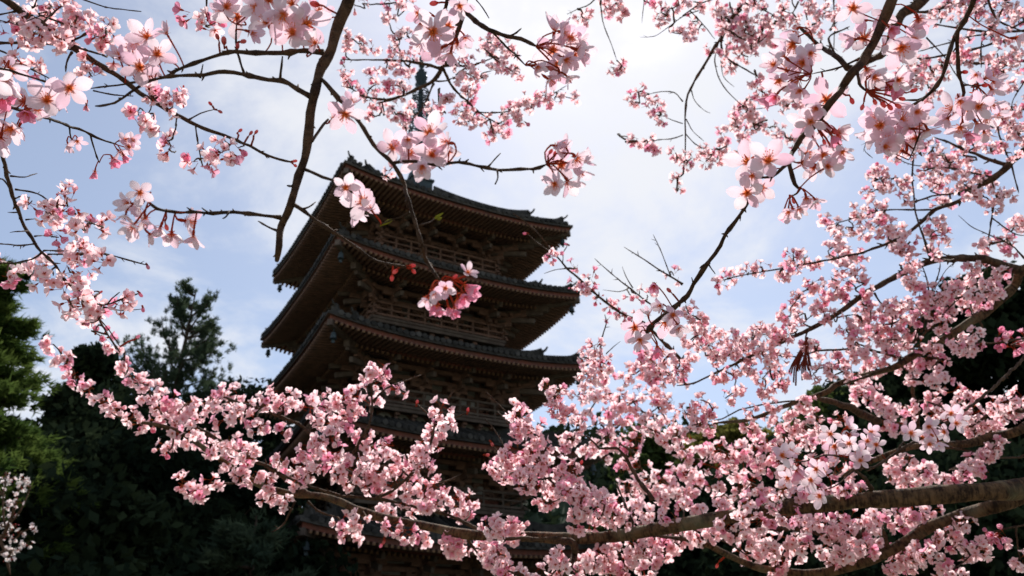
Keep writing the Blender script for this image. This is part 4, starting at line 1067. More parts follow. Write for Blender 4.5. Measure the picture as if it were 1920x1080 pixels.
b.tufts(B2((10, 150), (80, 230), (150, 240), (30, 280), (100, 90), (170, 150), (240, 80), (390, 150), (360, 250), (400, 270), (500, 120), (480, 190), (60, 180), (130, 190), (560, 240), (620, 180), (680, 130), (740, 170), (700, 100), (700, 250), (640, 330), (540, 350), (620, 250), (580, 290), (740, 260), (880, 200), (300, 30), (460, 40), (540, 20)), 18, (7, 11), cam=.62)
b.done()

b = Bough('slim reddish shoot with pink tufts slanting up past the right ends of the roofs', 2.2, seed=45)
b.limb([(1290, 690)] + M1((1870, 900), (1700, 740), (1570, 680), (1450, 590), (1350, 500), (1270, 430), (1200, 350), (1130, 260), (1060, 190), (965, 120)), 7, 2.5)
b.limb(M1((1180, 340), (1110, 290), (1045, 235)), 2.5, 2)
b.limb(M1((1245, 395), (1250, 340), (1272, 300)), 2, 1.5)
b.limb(M1((1270, 430), (1220, 435), (1140, 458)), 2, 1.2)
b.limb(M1((1880, 700), (1740, 630), (1620, 540), (1520, 460), (1425, 375)), 4, 1.5, join=False)
b.limb(M1((1920, 520), (1840, 470), (1700, 380), (1590, 310)), 4, 1.5, join=False)
b.limb(M1((1850, 470), (1800, 340), (1755, 240)), 2.5, 1.5)
b.limb(M1((1640, 540), (1600, 470), (1580, 420)), 2.5, 1.2)
b.limb(M1((1610, 545), (1560, 560), (1470, 550)), 2, 1.2)
b.limb(M1((1460, 1000), (1460, 850), (1490, 740), (1480, 690)), 3.5, 2, join=False)
b.limb(M1((1490, 910), (1530, 870), (1570, 840)), 2.2, 1.2, join=False)
b.tufts(M1((1180, 310), (1190, 360), (1310, 420), (1320, 520), (1400, 480), (1390, 560), (1440, 600), (1510, 640), (1550, 650), (1660, 700), (1640, 590), (1720, 580), (1600, 690), (1360, 540), (1870, 470), (1540, 700)), 19, (3, 6), pink=.35)
b.tufts(M1((1440, 870), (1380, 930), (1430, 940), (1490, 970), (1360, 1010), (1400, 1050), (1490, 1050), (1700, 920), (1760, 960), (1800, 1000), (1720, 940), (1830, 1030), (1880, 980), (1900, 1040), (1760, 1040), (1820, 940), (1450, 1010), (1600, 1030), (1690, 990)), 21, (7, 11))
for u, v in ((985, 438), (1062, 458)): b.bud(u, v, 13, red=False)
b.done()

b = Bough('brown bough entering at the right above the two thick lower limbs', 1.95, seed=46)
b.limb([(2000, 780)] + B2((1960, 230), (1880, 265), (1750, 300), (1600, 335), (1490, 345), (1380, 345), (1280, 355), (1150, 400), (1000, 460), (900, 520)), 24, 7, ext=1.5, big=True)
b.limb(B2((1500, 355), (1600, 375), (1720, 410), (1850, 415), (1930, 410)), 5, 3, join=False)
b.limb(B2((1930, 150), (1830, 160), (1740, 160), (1680, 200), (1620, 240)), 8, 4, join=False, ext=1.0)
b.limb(B2((1300, 420), (1180, 400), (1080, 470), (1040, 490)), 4, 2)
b.limb(B2((1320, 340), (1320, 160), (1300, 60), (1290, -30)), 8, 5, join=False, d0=2.3)
b.limb(B2((1110, 220), (1000, 160), (880, 110), (760, 80)), 16, 9, join=False, d0=2.5)
b.tufts(B2((980, 60), (1060, 40), (1120, 100), (1180, 170), (1210, 240), (1130, 220), (1150, 130), (1080, 90), (1010, 20), (1400, 60), (1460, 130), (1420, 170), (1420, 110), (1540, 60), (1580, 110), (1640, 150), (1560, 140), (1640, 60), (1750, 130), (1830, 100), (1900, 80), (1880, 150), (1790, 170), (1700, 230), (1780, 230), (1640, 260), (1740, 260), (1600, 190), (1260, 130), (1270, 150),
  (1180, 450), (1220, 520), (1270, 560), (1330, 520), (1270, 440), (1380, 480), (1390, 520), (1240, 480), (1190, 500), (1480, 550), (1570, 500), (1640, 430), (1700, 400), (1790, 350), (1520, 540), (1600, 470), (1670, 470), (1740, 380)), 20, (7, 11), cam=.62)
b.tufts(B1((1330, 60), (1400, 40), (1430, 100), (1500, 170), (1560, 130), (1640, 100), (1700, 60), (1760, 40), (1460, 230), (1540, 250), (1560, 330), (1630, 370), (1650, 310), (1750, 260), (1830, 200), (1880, 280), (1890, 370), (1350, 370), (1420, 355), (1480, 400), (1580, 480), (1680, 460), (1600, 590), (1680, 560), (1650, 640), (1720, 590), (1800, 530), (1880, 500), (1820, 650), (1890, 620), (1600, 200), (1700, 160), (1780, 130), (1850, 100), (1720, 220), (1480, 60), (1560, 60), (1380, 180), (1740, 530), (1850, 570), (1780, 620), (1830, 300), (1500, 290)), 20, (7, 11), cam=.62, dd=.03)
b.tufts(B2((10, 370), (60, 420), (130, 380), (200, 370), (260, 400), (330, 360), (420, 340), (460, 320), (20, 490), (90, 520), (60, 580), (20, 600), (200, 560), (230, 620), (260, 680), (260, 440), (340, 430), (420, 460), (300, 520), (380, 560), (460, 600), (500, 650), (480, 420), (400, 400), (170, 460), (320, 590), (420, 640), (540, 420), (560, 500), (620, 420), (700, 330), (800, 330), (740, 440), (860, 470), (920, 480), (560, 580), (640, 540)), 21, (7, 11), cam=.62)
b.done()

b = Bough('thick brown bough sweeping across the bottom with its lower fork, loaded with pink blossom', 1.75, seed=47)
b.limb([(2080, 880)] + B2((2100, 550), (1920, 590), (1700, 605), (1450, 620), (1250, 640), (1000, 655), (800, 675), (550, 705), (300, 740), (0, 790)) + B1((1700, 830), (1500, 860), (1300, 870), (1100, 860), (900, 855), (700, 845), (500, 805), (350, 775), (200, 745), (60, 695)) + [(640, 942), (600, 930), (560, 928), (520, 920), (480, 906), (430, 872), (390, 845), (340, 812), (300, 798), (265, 792)], 42, 7, d0=1.62, d1=1.9, ext=1.6, big=True, wob=.25)
b.limb([(2040, 893), (1960, 915), (1900, 938)] + B2((1750, 690), (1560, 740), (1400, 800), (1250, 890), (1100, 970), (950, 1025), (750, 1065), (550, 1055), (400, 1025), (250, 960), (130, 900), (0, 870)) , 31, 10, d0=1.66, d1=1.9, big=True, wob=.3)
b.limb(B2((130, 905), (50, 880), (0, 870)) + [(1240, 1005), (1200, 1000)], 10, 4)
b.limb(B2((980, 1010), (880, 900), (800, 850), (700, 820), (560, 815), (400, 820), (270, 825)), 10, 5)
b.limb(B2((1160, 930), (1130, 820)), 9, 6)
b.limb(B2((990, 860), (1040, 770), (1060, 710)), 8, 5)
b.limb(B2((160, 850), (280, 910), (420, 1000)), 4, 2)
b.limb(B2((1060, 590), (1020, 520), (970, 480)), 9, 4)
b.limb(B1((1200, 870), (1300, 900), (1310, 960), (1290, 1020), (1250, 1090)), 16, 9)
b.limb(B1((1230, 865), (1050, 870), (900, 865), (780, 820), (640, 750), (500, 710), (350, 680), (200, 650), (60, 635)) + [(633, 928), (560, 905), (500, 873), (433, 838), (370, 800)], 7, 4, d0=1.66)
b.limb([(600, 930)] + B0((1700, 600), (1620, 540), (1500, 460), (1300, 370), (1110, 250), (950, 210), (900, 150), (840, 60)), 10, 3)
b.limb(B1((200, 640), (300, 590), (270, 470)) , 7, 4)
b.limb([(660, 890), (597, 826), (567, 800), (520, 778), (473, 762), (417, 744)], 8, 4)
b.limb(B1((440, 450), (500, 340), (530, 220), (560, 140), (630, 40)), 6, 3.5)
b.limb(B1((540, 195), (480, 160), (425, 110)), 3.5, 2.5)
b.limb(B1((570, 210), (640, 190), (710, 160)), 3.5, 2)
b.limb(B1((300, 590), (380, 520), (440, 450)), 7, 5)
b.limb(B1((550, 560), (620, 540), (670, 510)), 4, 3)
b.limb(B1((40, 420), (40, 500), (20, 610)) , 6, 6, join=False)
b.limb([(655, 860), (690, 800), (697, 760), (695, 710)], 6, 3)
b.limb([(700, 755), (715, 735), (740, 722), (790, 703)], 4, 2.5)
b.limb(B0((1660, 660), (1600, 780), (1530, 835)), 4, 2.5)
b.limb(B0((1730, 660), (1800, 720), (1900, 750)), 4.5, 3)
b.limb([(870, 1000), (890, 1030), (915, 1060)], 6, 3)
b.limb(B1((1180, 530), (1050, 540), (1000, 530)), 5, 3, join=False)
b.limb(B1((1250, 600), (1150, 520), (1080, 400), (1030, 330), (960, 250), (880, 155)), 5, 2.5, join=False)
b.limb(B1((1640, 780), (1580, 640), (1550, 560)), 5, 3)
b.limb(B1((1750, 650), (1640, 490), (1560, 370), (1450, 365)), 9, 5, join=False, d0=1.9)
b.limb(B1((940, 170), (870, 100), (810, 40)), 3, 2)
b.limb(B1((940, 400), (870, 270), (805, 195)), 3, 2)
b.limb(B1((910, 405), (870, 370), (845, 335)), 2.5, 2); b.limb(B1((850, 430), (815, 400)), 2.5, 2)
b.limb([(440, 905), (410, 908), (390, 910)], 4, 3)
b.limb([(1920, 985), (1860, 1000), (1810, 1050), (1770, 1078)], 4, 2, join=False, ext=.6)
b.limb(B1((1460, 890), (1500, 950), (1560, 975), (1660, 960)), 6, 3)
b.tufts([(100, 645), (120, 675), (140, 705), (165, 730), (190, 750), (215, 768), (245, 785), (265, 797), (215, 650), (232, 685), (250, 712), (275, 722), (300, 735), (325, 748), (350, 758), (395, 745), (440, 742), (462, 765), (420, 735), (280, 745), (300, 768), (345, 775), (362, 800), (378, 830), (402, 845), (430, 860),
  (395, 765), (420, 790), (440, 778), (312, 835), (330, 805), (360, 825), (400, 832), (425, 830), (300, 788), (340, 790), (370, 770), (500, 750), (530, 765), (545, 745), (515, 740), (485, 800), (530, 808), (478, 790), (420, 870), (450, 890), (480, 892), (510, 885), (545, 880), (580, 888), (600, 868), (460, 860), (525, 865), (500, 905), (560, 900), (345, 905), (365, 915), (395, 905), (380, 925),
  (500, 935), (530, 945), (515, 925), (455, 835), (470, 850)], 21, (7, 11), cam=.62)
b.tufts([(578, 762), (600, 742), (640, 752), (660, 742), (690, 755), (615, 770), (690, 695), (703, 715), (745, 735), (710, 690), (600, 790), (620, 820), (640, 850), (660, 870), (690, 870), (710, 850), (730, 840), (650, 800), (620, 850), (600, 830), (680, 820), (690, 840), (640, 780), (660, 770), (640, 890), (680, 900), (720, 890), (760, 880), (600, 860), (660, 910), (700, 910), (580, 850), (570, 870),
  (740, 870), (780, 860), (800, 830), (815, 800), (825, 765), (788, 850), (840, 800), (815, 822), (795, 870), (770, 895), (740, 905), (760, 930), (800, 920), (830, 940), (860, 950), (880, 940), (870, 958), (800, 945), (780, 950), (820, 915), (850, 930), (720, 925), (640, 980), (660, 1000), (655, 985), (675, 975), (730, 985), (760, 1000), (790, 1008), (720, 965), (850, 1022), (860, 1018), (835, 1025), (905, 1030), (920, 1050), (945, 1065), (930, 1045), (915, 1022), (930, 992), (965, 985), (950, 1000)], 23, (7, 11), cam=.62)
b.tufts(B1((1150, 20), (1220, 60), (1200, 130), (1260, 170), (1330, 230), (1300, 310), (1250, 340), (1300, 180), (1200, 80)), 20, (8, 11), cam=.62)
b.tufts(B1((970, 150), (1010, 190), (1080, 250), (1120, 330), (1130, 430), (1170, 480), (1040, 230), (1080, 320), (1010, 250), (1060, 380), (990, 380), (1030, 430), (930, 420), (860, 450), (930, 490), (1000, 530), (1090, 560), (900, 470), (960, 520), (1040, 550), (1060, 500), (1100, 480), (1190, 540), (1250, 590), (1320, 570), (1290, 480), (1240, 480), (1310, 500), (1250, 540), (1300, 620), (1350, 640), (1430, 680), (1500, 720), (1400, 760), (1320, 780), (1560, 680), (1650, 690), (1750, 730), (1830, 750), (1390, 600), (1440, 640), (1480, 680), (1540, 740), (1450, 740), (1350, 710), (1620, 730), (1700, 760), (1330, 720), (1580, 770), (1150, 650), (1180, 660), (840, 800), (900, 800), (960, 810), (980, 800), (640, 910), (600, 890), (680, 920), (800, 900), (850, 960), (890, 1010), (930, 1050), (820, 930)), 22, (7, 11), cam=.62)
b.tufts(B1((1200, 980), (1230, 1020), (1250, 990), (1320, 1020), (1400, 990), (1480, 960), (1560, 920), (1650, 900), (1750, 880), (1830, 850), (1890, 840), (1480, 1010), (1560, 1000), (1640, 970), (1750, 990), (1830, 950), (1700, 1040), (1600, 1060), (1020, 1070), (1100, 1075), (1250, 1070), (1340, 1060), (1420, 1040), (1530, 1050), (1690, 930), (1780, 930), (1860, 900), (1210, 1040)), 22, (7, 11), cam=.62)
b.tufts(B2((560, 600), (640, 640), (700, 620), (860, 620), (1010, 600), (100, 700), (200, 680), (0, 690), (780, 610), (920, 590), (480, 680), (360, 690), (0, 840), (80, 840), (160, 830), (240, 800), (330, 780), (420, 780), (500, 780), (600, 750), (40, 860), (120, 850), (300, 850), (370, 880), (450, 860), (500, 900), (550, 980), (520, 1030), (600, 880), (660, 960), (690, 900), (340, 960), (400, 960), (470, 930), (640, 880),
  (680, 780), (760, 800), (860, 770), (920, 740), (1000, 780), (1090, 730), (1080, 790), (1160, 760), (1220, 730), (1300, 750), (1390, 710), (1250, 770), (1330, 720), (720, 750), (840, 830), (960, 810), (840, 880), (910, 850), (960, 920), (1040, 920), (1100, 880), (900, 900), (1000, 870), (790, 950), (830, 1000), (900, 970), (930, 960),
  (1190, 1040), (1250, 960), (1340, 920), (1420, 870), (1500, 830), (1580, 790), (1220, 1010), (1300, 980), (1380, 960), (1460, 880), (1540, 810), (1280, 1010), (1550, 900), (1610, 950), (1690, 920), (1650, 930), (1440, 960), (1480, 1020), (1550, 1060), (1440, 1040), (1500, 1070), (1900, 990)), 22, (7, 11), cam=.62)
b.tufts(B2((1740, 850), (1785, 852)), 24, (5, 8), pink=.8)
for u, v, r in ((782, 755, 1), (877, 770, 1), (922, 832, 1), (913, 853, 1), (1090, 868, 1), (720, 1015, 1), (715, 1022, 0), (1345, 1060, 1)): b.bud(u, v, 15, red=bool(r))
b.done()

# ---- near sprays
b = Bough('spray of larger white blossom hanging in front of the lower right pink mass', 1.15, seed=48)
b.limb(B2((1330, 310), (1240, 360), (1180, 400), (1060, 470), (950, 430), (820, 400), (700, 430), (540, 450)), 5, 2.5, d0=1.35, d1=1.12, ext=.5)
b.limb(B2((1060, 470), (960, 490), (880, 560), (790, 600)), 3.5, 2)
b.limb(B2((1200, 390), (1290, 270), (1380, 240), (1480, 200)), 3.5, 2)
for (x, y, s_) in ((830, 280, 46), (930, 240, 46), (850, 350, 48), (940, 290, 46), (935, 335, 42), (1040, 320, 40), (1060, 270, 40), (985, 385, 46), (920, 400, 40), (1030, 400, 42), (560, 400, 52), (610, 380, 40), (590, 460, 42), (650, 470, 44), (720, 540, 46), (690, 560, 40), (770, 630, 50), (750, 480, 42), (1000, 430, 40), (870, 410, 40), (1285, 275, 46), (1385, 240, 46), (1400, 290, 40), (1510, 165, 42), (1540, 220, 42), (1390, 340, 40), (1440, 330, 40), (1350, 300, 38), (1470, 270, 40), (1560, 190, 40), (1090, 340, 40), (800, 500, 40), (590, 530, 46), (660, 520, 40)):
    u, v = B2((x, y))[0]; b.flower(u, v, s_, 'o' if b.rs.uniform() < .75 else 's')
b.flower(*B2((640, 490))[0], 44, 'p')
b.done()

b = Bough('dark crooked branch hanging down left of the top roof with white blossom along its arms', .64, seed=49)
b.limb([(672, -60), (652, 0), (630, 62), (604, 128), (590, 170), (583, 200), (575, 280), (556, 340), (545, 385), (527, 425), (522, 460), (519, 488)], 24, 11, ext=.5, d1=.62)
b.limb([(606, 98), (570, 97), (530, 98), (480, 98), (428, 98), (385, 113), (345, 125), (318, 140), (303, 146)], 10, 5.5, d1=.66)
b.limb([(584, 182), (560, 168), (530, 153), (490, 147), (455, 138), (420, 134), (370, 141), (320, 143), (275, 155), (245, 173), (215, 193), (180, 199)], 10, 4, d1=.67)
b.limb([(290, 149), (235, 158), (170, 165)], 5, 3)
b.limb([(458, 138), (448, 110), (443, 80), (444, 46)], 5, 3.5); b.limb([(525, 152), (530, 105)], 5.5, 4); b.limb([(375, 146), (380, 120)], 4, 3)
b.limb([(597, 146), (611, 158), (635, 185), (655, 205), (680, 240), (712, 285), (738, 308), (757, 345), (765, 375), (776, 412), (790, 455), (800, 490), (815, 512), (826, 528)], 9, 6, d1=.57)
b.limb([(738, 305), (780, 303), (820, 310), (860, 304), (900, 312), (935, 320), (975, 318), (1000, 315), (1025, 309)], 6, 5.5, d1=.60)
b.limb([(916, 312), (928, 298), (938, 287)], 4, 2); b.limb([(932, 318), (934, 332), (928, 345)], 3.5, 3)
b.limb([(768, 398), (750, 408), (735, 412), (715, 421)], 4, 2.5); b.limb([(786, 423), (805, 418), (815, 410)], 4, 3)
b.limb([(550, 383), (572, 397), (590, 412), (640, 445), (690, 480), (722, 493), (750, 500), (762, 502)], 7.5, 4.5, d1=.60)
b.limb([(568, 392), (580, 388), (592, 378)], 4, 2.5)
b.limb([(527, 408), (480, 402), (440, 397), (400, 401), (370, 398), (330, 398), (295, 391), (275, 375)], 7, 5, d1=.62)
b.limb([(522, 433), (500, 425), (485, 415)], 5, 3)
b.limb([(570, 317), (603, 332), (622, 337), (645, 342), (665, 346)], 6.5, 4.5, d1=.6)
b.limb([(584, 265), (600, 243), (616, 224)], 6, 5)
b.limb([(396, 401), (388, 396), (378, 390)], 4, 2); b.limb([(430, 397), (425, 405), (418, 410)], 4, 2); b.limb([(553, 346), (545, 349), (538, 348)], 6, 4, spurs=False)
for p in ((425, 12, 72), (443, 30, 95), (480, 15, 75, 's'), (530, 30, 90), (548, 60, 85), (575, 45, 95), (590, 80, 60, 's'), (500, 42, 75, 's'), (600, 20, 60), (470, 60, 60, 's'), (545, 5, 80), (505, 0, 70), (585, 88, 65), (412, 20, 55, 's'),
          (275, 68, 80), (245, 90, 65), (295, 100, 78), (262, 125, 85), (312, 62, 46, 's'), (240, 118, 50, 's'), (280, 140, 55, 's'), (222, 105, 50, 's'), (310, 110, 55, 's'), (258, 78, 60, 's'),
          (647, 215, 78), (625, 222, 55, 's'), (658, 192, 55, 's'), (648, 352, 58), (681, 377, 88), (668, 398, 60, 's'), (695, 392, 50, 's'),
          (805, 247, 88), (838, 268, 72, 's'), (737, 275, 76), (768, 285, 80), (810, 290, 80), (840, 285, 55, 's'), (765, 262, 50, 's'), (792, 312, 66, 's'), (778, 306, 64), (822, 300, 60),
          (812, 548, 50, 's'), (840, 575, 42, 'p'), (822, 574, 46, 'p'), (872, 535, 62, 'p'), (878, 510, 46, 's'), (858, 560, 52, 'p'), (868, 552, 56, 'p'), (812, 572, 48, 'p'), (800, 560, 48, 's'), (852, 580, 42, 'p'), (885, 545, 46, 'p'), (835, 540, 50, 's'),
          (240, 382, 52, 's'), (258, 390, 80), (272, 412, 60, 's'), (300, 428, 60, 's'), (352, 415, 76), (322, 440, 55, 's'), (250, 425, 60, 's'), (262, 362, 55), (362, 445, 60, 's'), (282, 440, 50, 's'), (235, 405, 45, 's'),
          (1045, 275, 58, 's'), (1052, 308, 80), (1082, 298, 74, 's'), (1040, 345, 62, 's'), (1066, 342, 70, 's'), (1088, 322, 56, 's'), (1060, 275, 50, 's'), (1095, 300, 52, 's')):
    b.flower(p[0], p[1], p[2], p[3] if len(p) > 3 else 'o')
for u, v, s_ in ((742, 508, 20), (735, 520, 20), (772, 498, 20), (775, 508, 18), (420, 78, 26), (408, 70, 20), (455, 78, 22), (592, 8, 30), (445, 88, 20), (1032, 285, 18), (1040, 290, 18), (312, 425, 20), (852, 520, 20)): b.bud(u, v, s_)
for (pa, pb) in (((735, 412), (712, 424)), ((815, 410), (831, 399)), ((820, 411), (829, 408))):
    lf = MB(); A_, B_ = at(*pa, .6), at(*pb, .6); lf.tube([A_, (A_ * .7 + B_ * .3), (A_ + B_) / 2, B_], [.0008, .0016, .0013, .0003], 6)
    lf.build('leaf_bud', M_BUDLEAF, b.t, smooth=True)
b.done()

b = Bough('straight dark branch slanting in from the top left corner with pink tufts', 1.5, seed=50)
b.limb([(-45, -30), (10, 0), (40, 22), (80, 45), (105, 65), (130, 82), (160, 105), (203, 133), (230, 148), (258, 170), (300, 198), (340, 220), (380, 240), (430, 258), (470, 275), (505, 293), (545, 304)], 15, 4, ext=.8)
b.limb([(80, 42), (100, 25), (115, 12), (128, -5)], 5, 3); b.limb([(58, 20), (66, 8), (70, -10)], 4, 2); b.limb([(58, 22), (95, 35), (130, 48), (168, 58)], 4, 3)
b.limb([(130, 77), (150, 70), (168, 60)], 6, 4); b.limb([(135, 98), (125, 118), (123, 135)], 4.5, 2.5); b.limb([(138, 85), (170, 97), (192, 103)], 5, 3)
b.limb([(-30, 82), (50, 80), (95, 83), (140, 95)], 6, 3.5, join=False, ext=.5); b.limb([(-20, 30), (35, 20), (70, 10)], 4, 3, join=False, ext=.5)
b.limb([(-20, 85), (20, 105), (60, 130), (115, 158)], 4, 2, join=False); b.limb([(-20, 35), (30, 45), (60, 60)], 3, 2, join=False)
b.limb([(285, 192), (282, 206), (275, 215)], 3, 2); b.limb([(332, 218), (329, 240), (324, 258)], 3.5, 2.5); b.limb([(367, 233), (370, 262), (377, 300)], 3.5, 2.5); b.limb([(355, 224), (378, 212), (402, 205)], 3.5, 2)
b.limb([(420, 255), (422, 265), (430, 270)], 3, 2); b.limb([(160, 0), (195, 12), (230, 18), (265, 22)], 3, 2, join=False, d0=1.4, ext=.4); b.limb([(388, 0), (388, 20), (392, 28)], 3, 2, join=False, d0=1.3, ext=.3)
b.tufts(T0((250, 20), (270, 50), (380, 40), (400, 80), (450, 70), (420, 120), (470, 100), (400, 20), (100, 100), (150, 120), (200, 150), (220, 170), (150, 190), (190, 230), (130, 150), (20, 120), (330, 180), (370, 170), (340, 230), (390, 200), (310, 220), (560, 180), (600, 190), (550, 220), (600, 160), (520, 430), (500, 400), (80, 310), (90, 370), (150, 370), (200, 370),
  (880, 500), (850, 540), (900, 520), (980, 570), (1030, 540), (970, 600), (600, 300), (640, 330), (520, 350)), 25, (4, 7))
b.tufts(T0((1090, 100), (1140, 120), (1180, 150), (1210, 130), (940, 790), (950, 840), (990, 850), (1090, 910), (1140, 940), (1180, 890), (1240, 860), (1290, 840), (1340, 830), (1230, 840), (780, 650), (850, 700)), 30, (2, 5), pink=.3)
for u, v in ((395, 195), (412, 209), (450, 245), (470, 250), (480, 248), (553, 310), (552, 302)): b.bud(u, v, 15)
b.done()

b = Bough('large blossom and pink tufts on the branch at the left edge, upper left', .72, seed=51)
b.limb([(-60, 188), (0, 197), (70, 215), (100, 225), (150, 243), (190, 262), (215, 270)], 8, 4, d1=.95, ext=.5)
b.limb([(-40, 120), (35, 137), (75, 150), (115, 162)], 5, 3.5, d0=.7, d1=.7, join=False, ext=.4)
b.limb([(130, 238), (131, 250), (135, 262)], 3.5, 2.5); b.limb([(170, 254), (177, 280), (186, 305)], 3.5, 2.5); b.limb([(150, 185), (162, 196)], 3, 2)
b.limb([(175, 170), (215, 178), (250, 181)], 3, 2.5, join=False)
for p in ((8, 148, 90, 's'), (20, 130, 70, 's'), (45, 190, 75, 's'), (30, 175, 60, 's'), (130, 165, 84), (88, 187, 88), (18, 242, 80), (0, 262, 75, 's'), (70, 205, 60, 's'), (34, 240, 60, 's'), (5, 180, 80, 'p'), (50, 208, 60, 'p'), (110, 185, 60, 's'), (-15, 150, 80), (-20, 220, 80)):
    b.flower(p[0], p[1], p[2], p[3] if len(p) > 3 else 'o')
for p in ((235, 262, 40, 's'), (225, 285, 40, 's'), (242, 275, 40), (212, 298, 42, 'p'), (232, 292, 36, 'p'), (248, 262, 36, 's'), (178, 322, 34, 'p'), (145, 265, 38), (128, 272, 34, 's'), (162, 198, 26, 'p')): b.flower(p[0], p[1], p[2], p[3] if len(p) > 3 else 'o', d=.95)
b.done()

b = Bough('thin branch curving down the left edge with pink tufts above the conifers', 1.4, seed=52)
b.limb([(-25, 200), (0, 275), (10, 310), (22, 358), (35, 395), (50, 432), (70, 462), (90, 485), (105, 500), (122, 525), (150, 555), (168, 580), (185, 600), (210, 640), (225, 660)], 9, 3, ext=.6)
b.limb([(22, 362), (10, 340), (0, 335), (-20, 340)], 4, 2); b.limb([(20, 330), (45, 332), (70, 325)], 3, 2); b.limb([(28, 355), (60, 360), (80, 368), (100, 385)], 3.5, 2.5)
b.limb([(28, 372), (42, 368), (55, 370)], 3, 2); b.limb([(35, 398), (14, 398)], 3, 1.5); b.limb([(48, 412), (68, 410)], 3, 1.5); b.limb([(53, 433), (35, 434), (18, 436)], 3, 1.5); b.limb([(65, 443), (82, 442)], 3, 2)
b.limb([(68, 457), (40, 460), (15, 458), (-15, 455)], 3.5, 2); b.limb([(80, 472), (60, 486), (30, 492), (-15, 495)], 4, 2.5); b.limb([(82, 470), (130, 470), (150, 468)], 3, 2); b.limb([(90, 477), (130, 476), (150, 478)], 3, 2)
b.limb([(150, 478), (180, 473), (215, 480), (250, 490), (275, 497)], 3.5, 2.5); b.limb([(140, 400), (150, 410), (172, 418)], 3.5, 2); b.limb([(105, 500), (85, 512), (70, 510)], 3.5, 2)
b.limb([(170, 568), (195, 573), (220, 565), (245, 555), (262, 550)], 4, 2.5); b.limb([(200, 572), (210, 560), (224, 548)], 3, 2); b.limb([(195, 576), (230, 582), (268, 579)], 3, 1.5); b.limb([(195, 575), (185, 600), (170, 605), (160, 608)], 3.5, 2)
b.limb([(185, 597), (205, 620), (225, 650)], 2.5, 1.8)
b.tufts(M0((330, 40), (380, 80), (340, 110), (260, 110), (300, 140), (180, 50), (380, 30), (320, 80), (440, 200), (500, 200), (550, 190), (560, 210), (430, 310), (460, 340), (510, 300), (500, 360), (490, 400), (570, 380), (430, 350), (20, 380), (30, 470), (60, 460), (220, 440), (240, 410), (300, 470), (260, 500), (400, 450), (430, 480), (400, 520), (350, 540), (440, 520), (380, 420),
  (500, 560), (520, 600), (450, 590), (400, 630), (480, 650), (540, 660), (510, 700), (430, 660), (560, 680), (390, 600), (460, 620), (690, 600), (690, 620)), 29, (2, 5))
b.tufts(M0((290, 250), (330, 255), (540, 780), (580, 820)), 26, (2, 4), pink=.8)
for u, v in ((277, 500), (263, 552), (268, 580), (162, 608), (180, 620), (258, 632)): b.bud(u, v, 17, red=False)
b.done()

b = Bough('dark branch dropping from the top centre to a round cluster of white blossom', .72, seed=53)
b.limb([(825, -50), (846, 0), (870, 22), (905, 50), (925, 60), (950, 68), (975, 74), (1005, 87)], 11, 7, ext=.5)
b.limb([(925, 62), (950, 88), (972, 108), (985, 122)], 4, 3); b.limb([(842, -10), (838, 5), (828, 35), (822, 38)], 8, 7, d0=.72); b.limb([(955, 68), (968, 62), (978, 53)], 4, 3)
b.limb([(850, 10), (866, 17), (868, 32), (860, 55), (855, 70)], 4, 9, d1=.7); b.limb([(893, 0), (905, 15), (917, 35)], 2.5, 1.5, join=False)
for p in ((1040, 55, 74, 's'), (1036, 95, 84), (1070, 72, 74), (1085, 95, 76, 's'), (1062, 112, 64, 's'), (1030, 150, 64, 's'), (1048, 142, 56, 's'), (1008, 125, 46, 's'), (1078, 105, 66), (1055, 60, 60, 's'), (1065, 145, 48, 's'), (1090, 80, 50, 's'), (1045, 120, 60),
          (790, 45, 56, 's'), (812, 60, 92), (840, 50, 74), (826, 90, 64, 's'), (858, 82, 60, 's'), (790, 78, 64, 's'), (872, 70, 46, 's'), (862, 12, 56, 's'), (785, 25, 55, 's'), (815, 95, 70), (845, 100, 60, 's')):
    b.flower(p[0], p[1], p[2], p[3] if len(p) > 3 else 'o')
b.bud(815, 6, 26); b.bud(868, 26, 22); b.bud(1030, 128, 24); b.bud(1045, 130, 22)
b.done()

b = Bough('thick branch from the upper right with big white blossom, ending in a bare twig', .72, seed=54)
b.limb([(1700, -60), (1672, 0), (1650, 55), (1623, 105), (1600, 137), (1582, 163), (1568, 180), (1547, 208), (1530, 235), (1503, 258), (1487, 285), (1480, 300), (1483, 320), (1490, 345), (1500, 355)], 22, 7, ext=.5)
b.limb([(1612, 110), (1590, 120), (1560, 130), (1520, 139)], 5, 2.5); b.limb([(1590, 128), (1567, 106), (1545, 92), (1527, 82)], 9, 7)
b.limb([(1606, 132), (1610, 150), (1615, 162), (1625, 170)], 6, 5); b.limb([(1481, 300), (1472, 310), (1463, 316)], 8, 6)
b.limb([(1500, 352), (1495, 362), (1484, 368)], 5, 3)
b.limb([(1468, 314), (1447, 332), (1418, 333), (1410, 345)], 6, 5); b.limb([(1412, 345), (1402, 380), (1390, 402), (1368, 430), (1350, 460), (1330, 490), (1312, 515), (1295, 545), (1275, 568), (1250, 590), (1225, 607), (1212, 622)], 6, 9, d1=.78)
b.limb([(1330, 493), (1320, 495), (1312, 503)], 5, 2); b.limb([(1328, 495), (1335, 505), (1342, 513)], 4, 1.5); b.limb([(1300, 535), (1297, 520)], 4, 2)
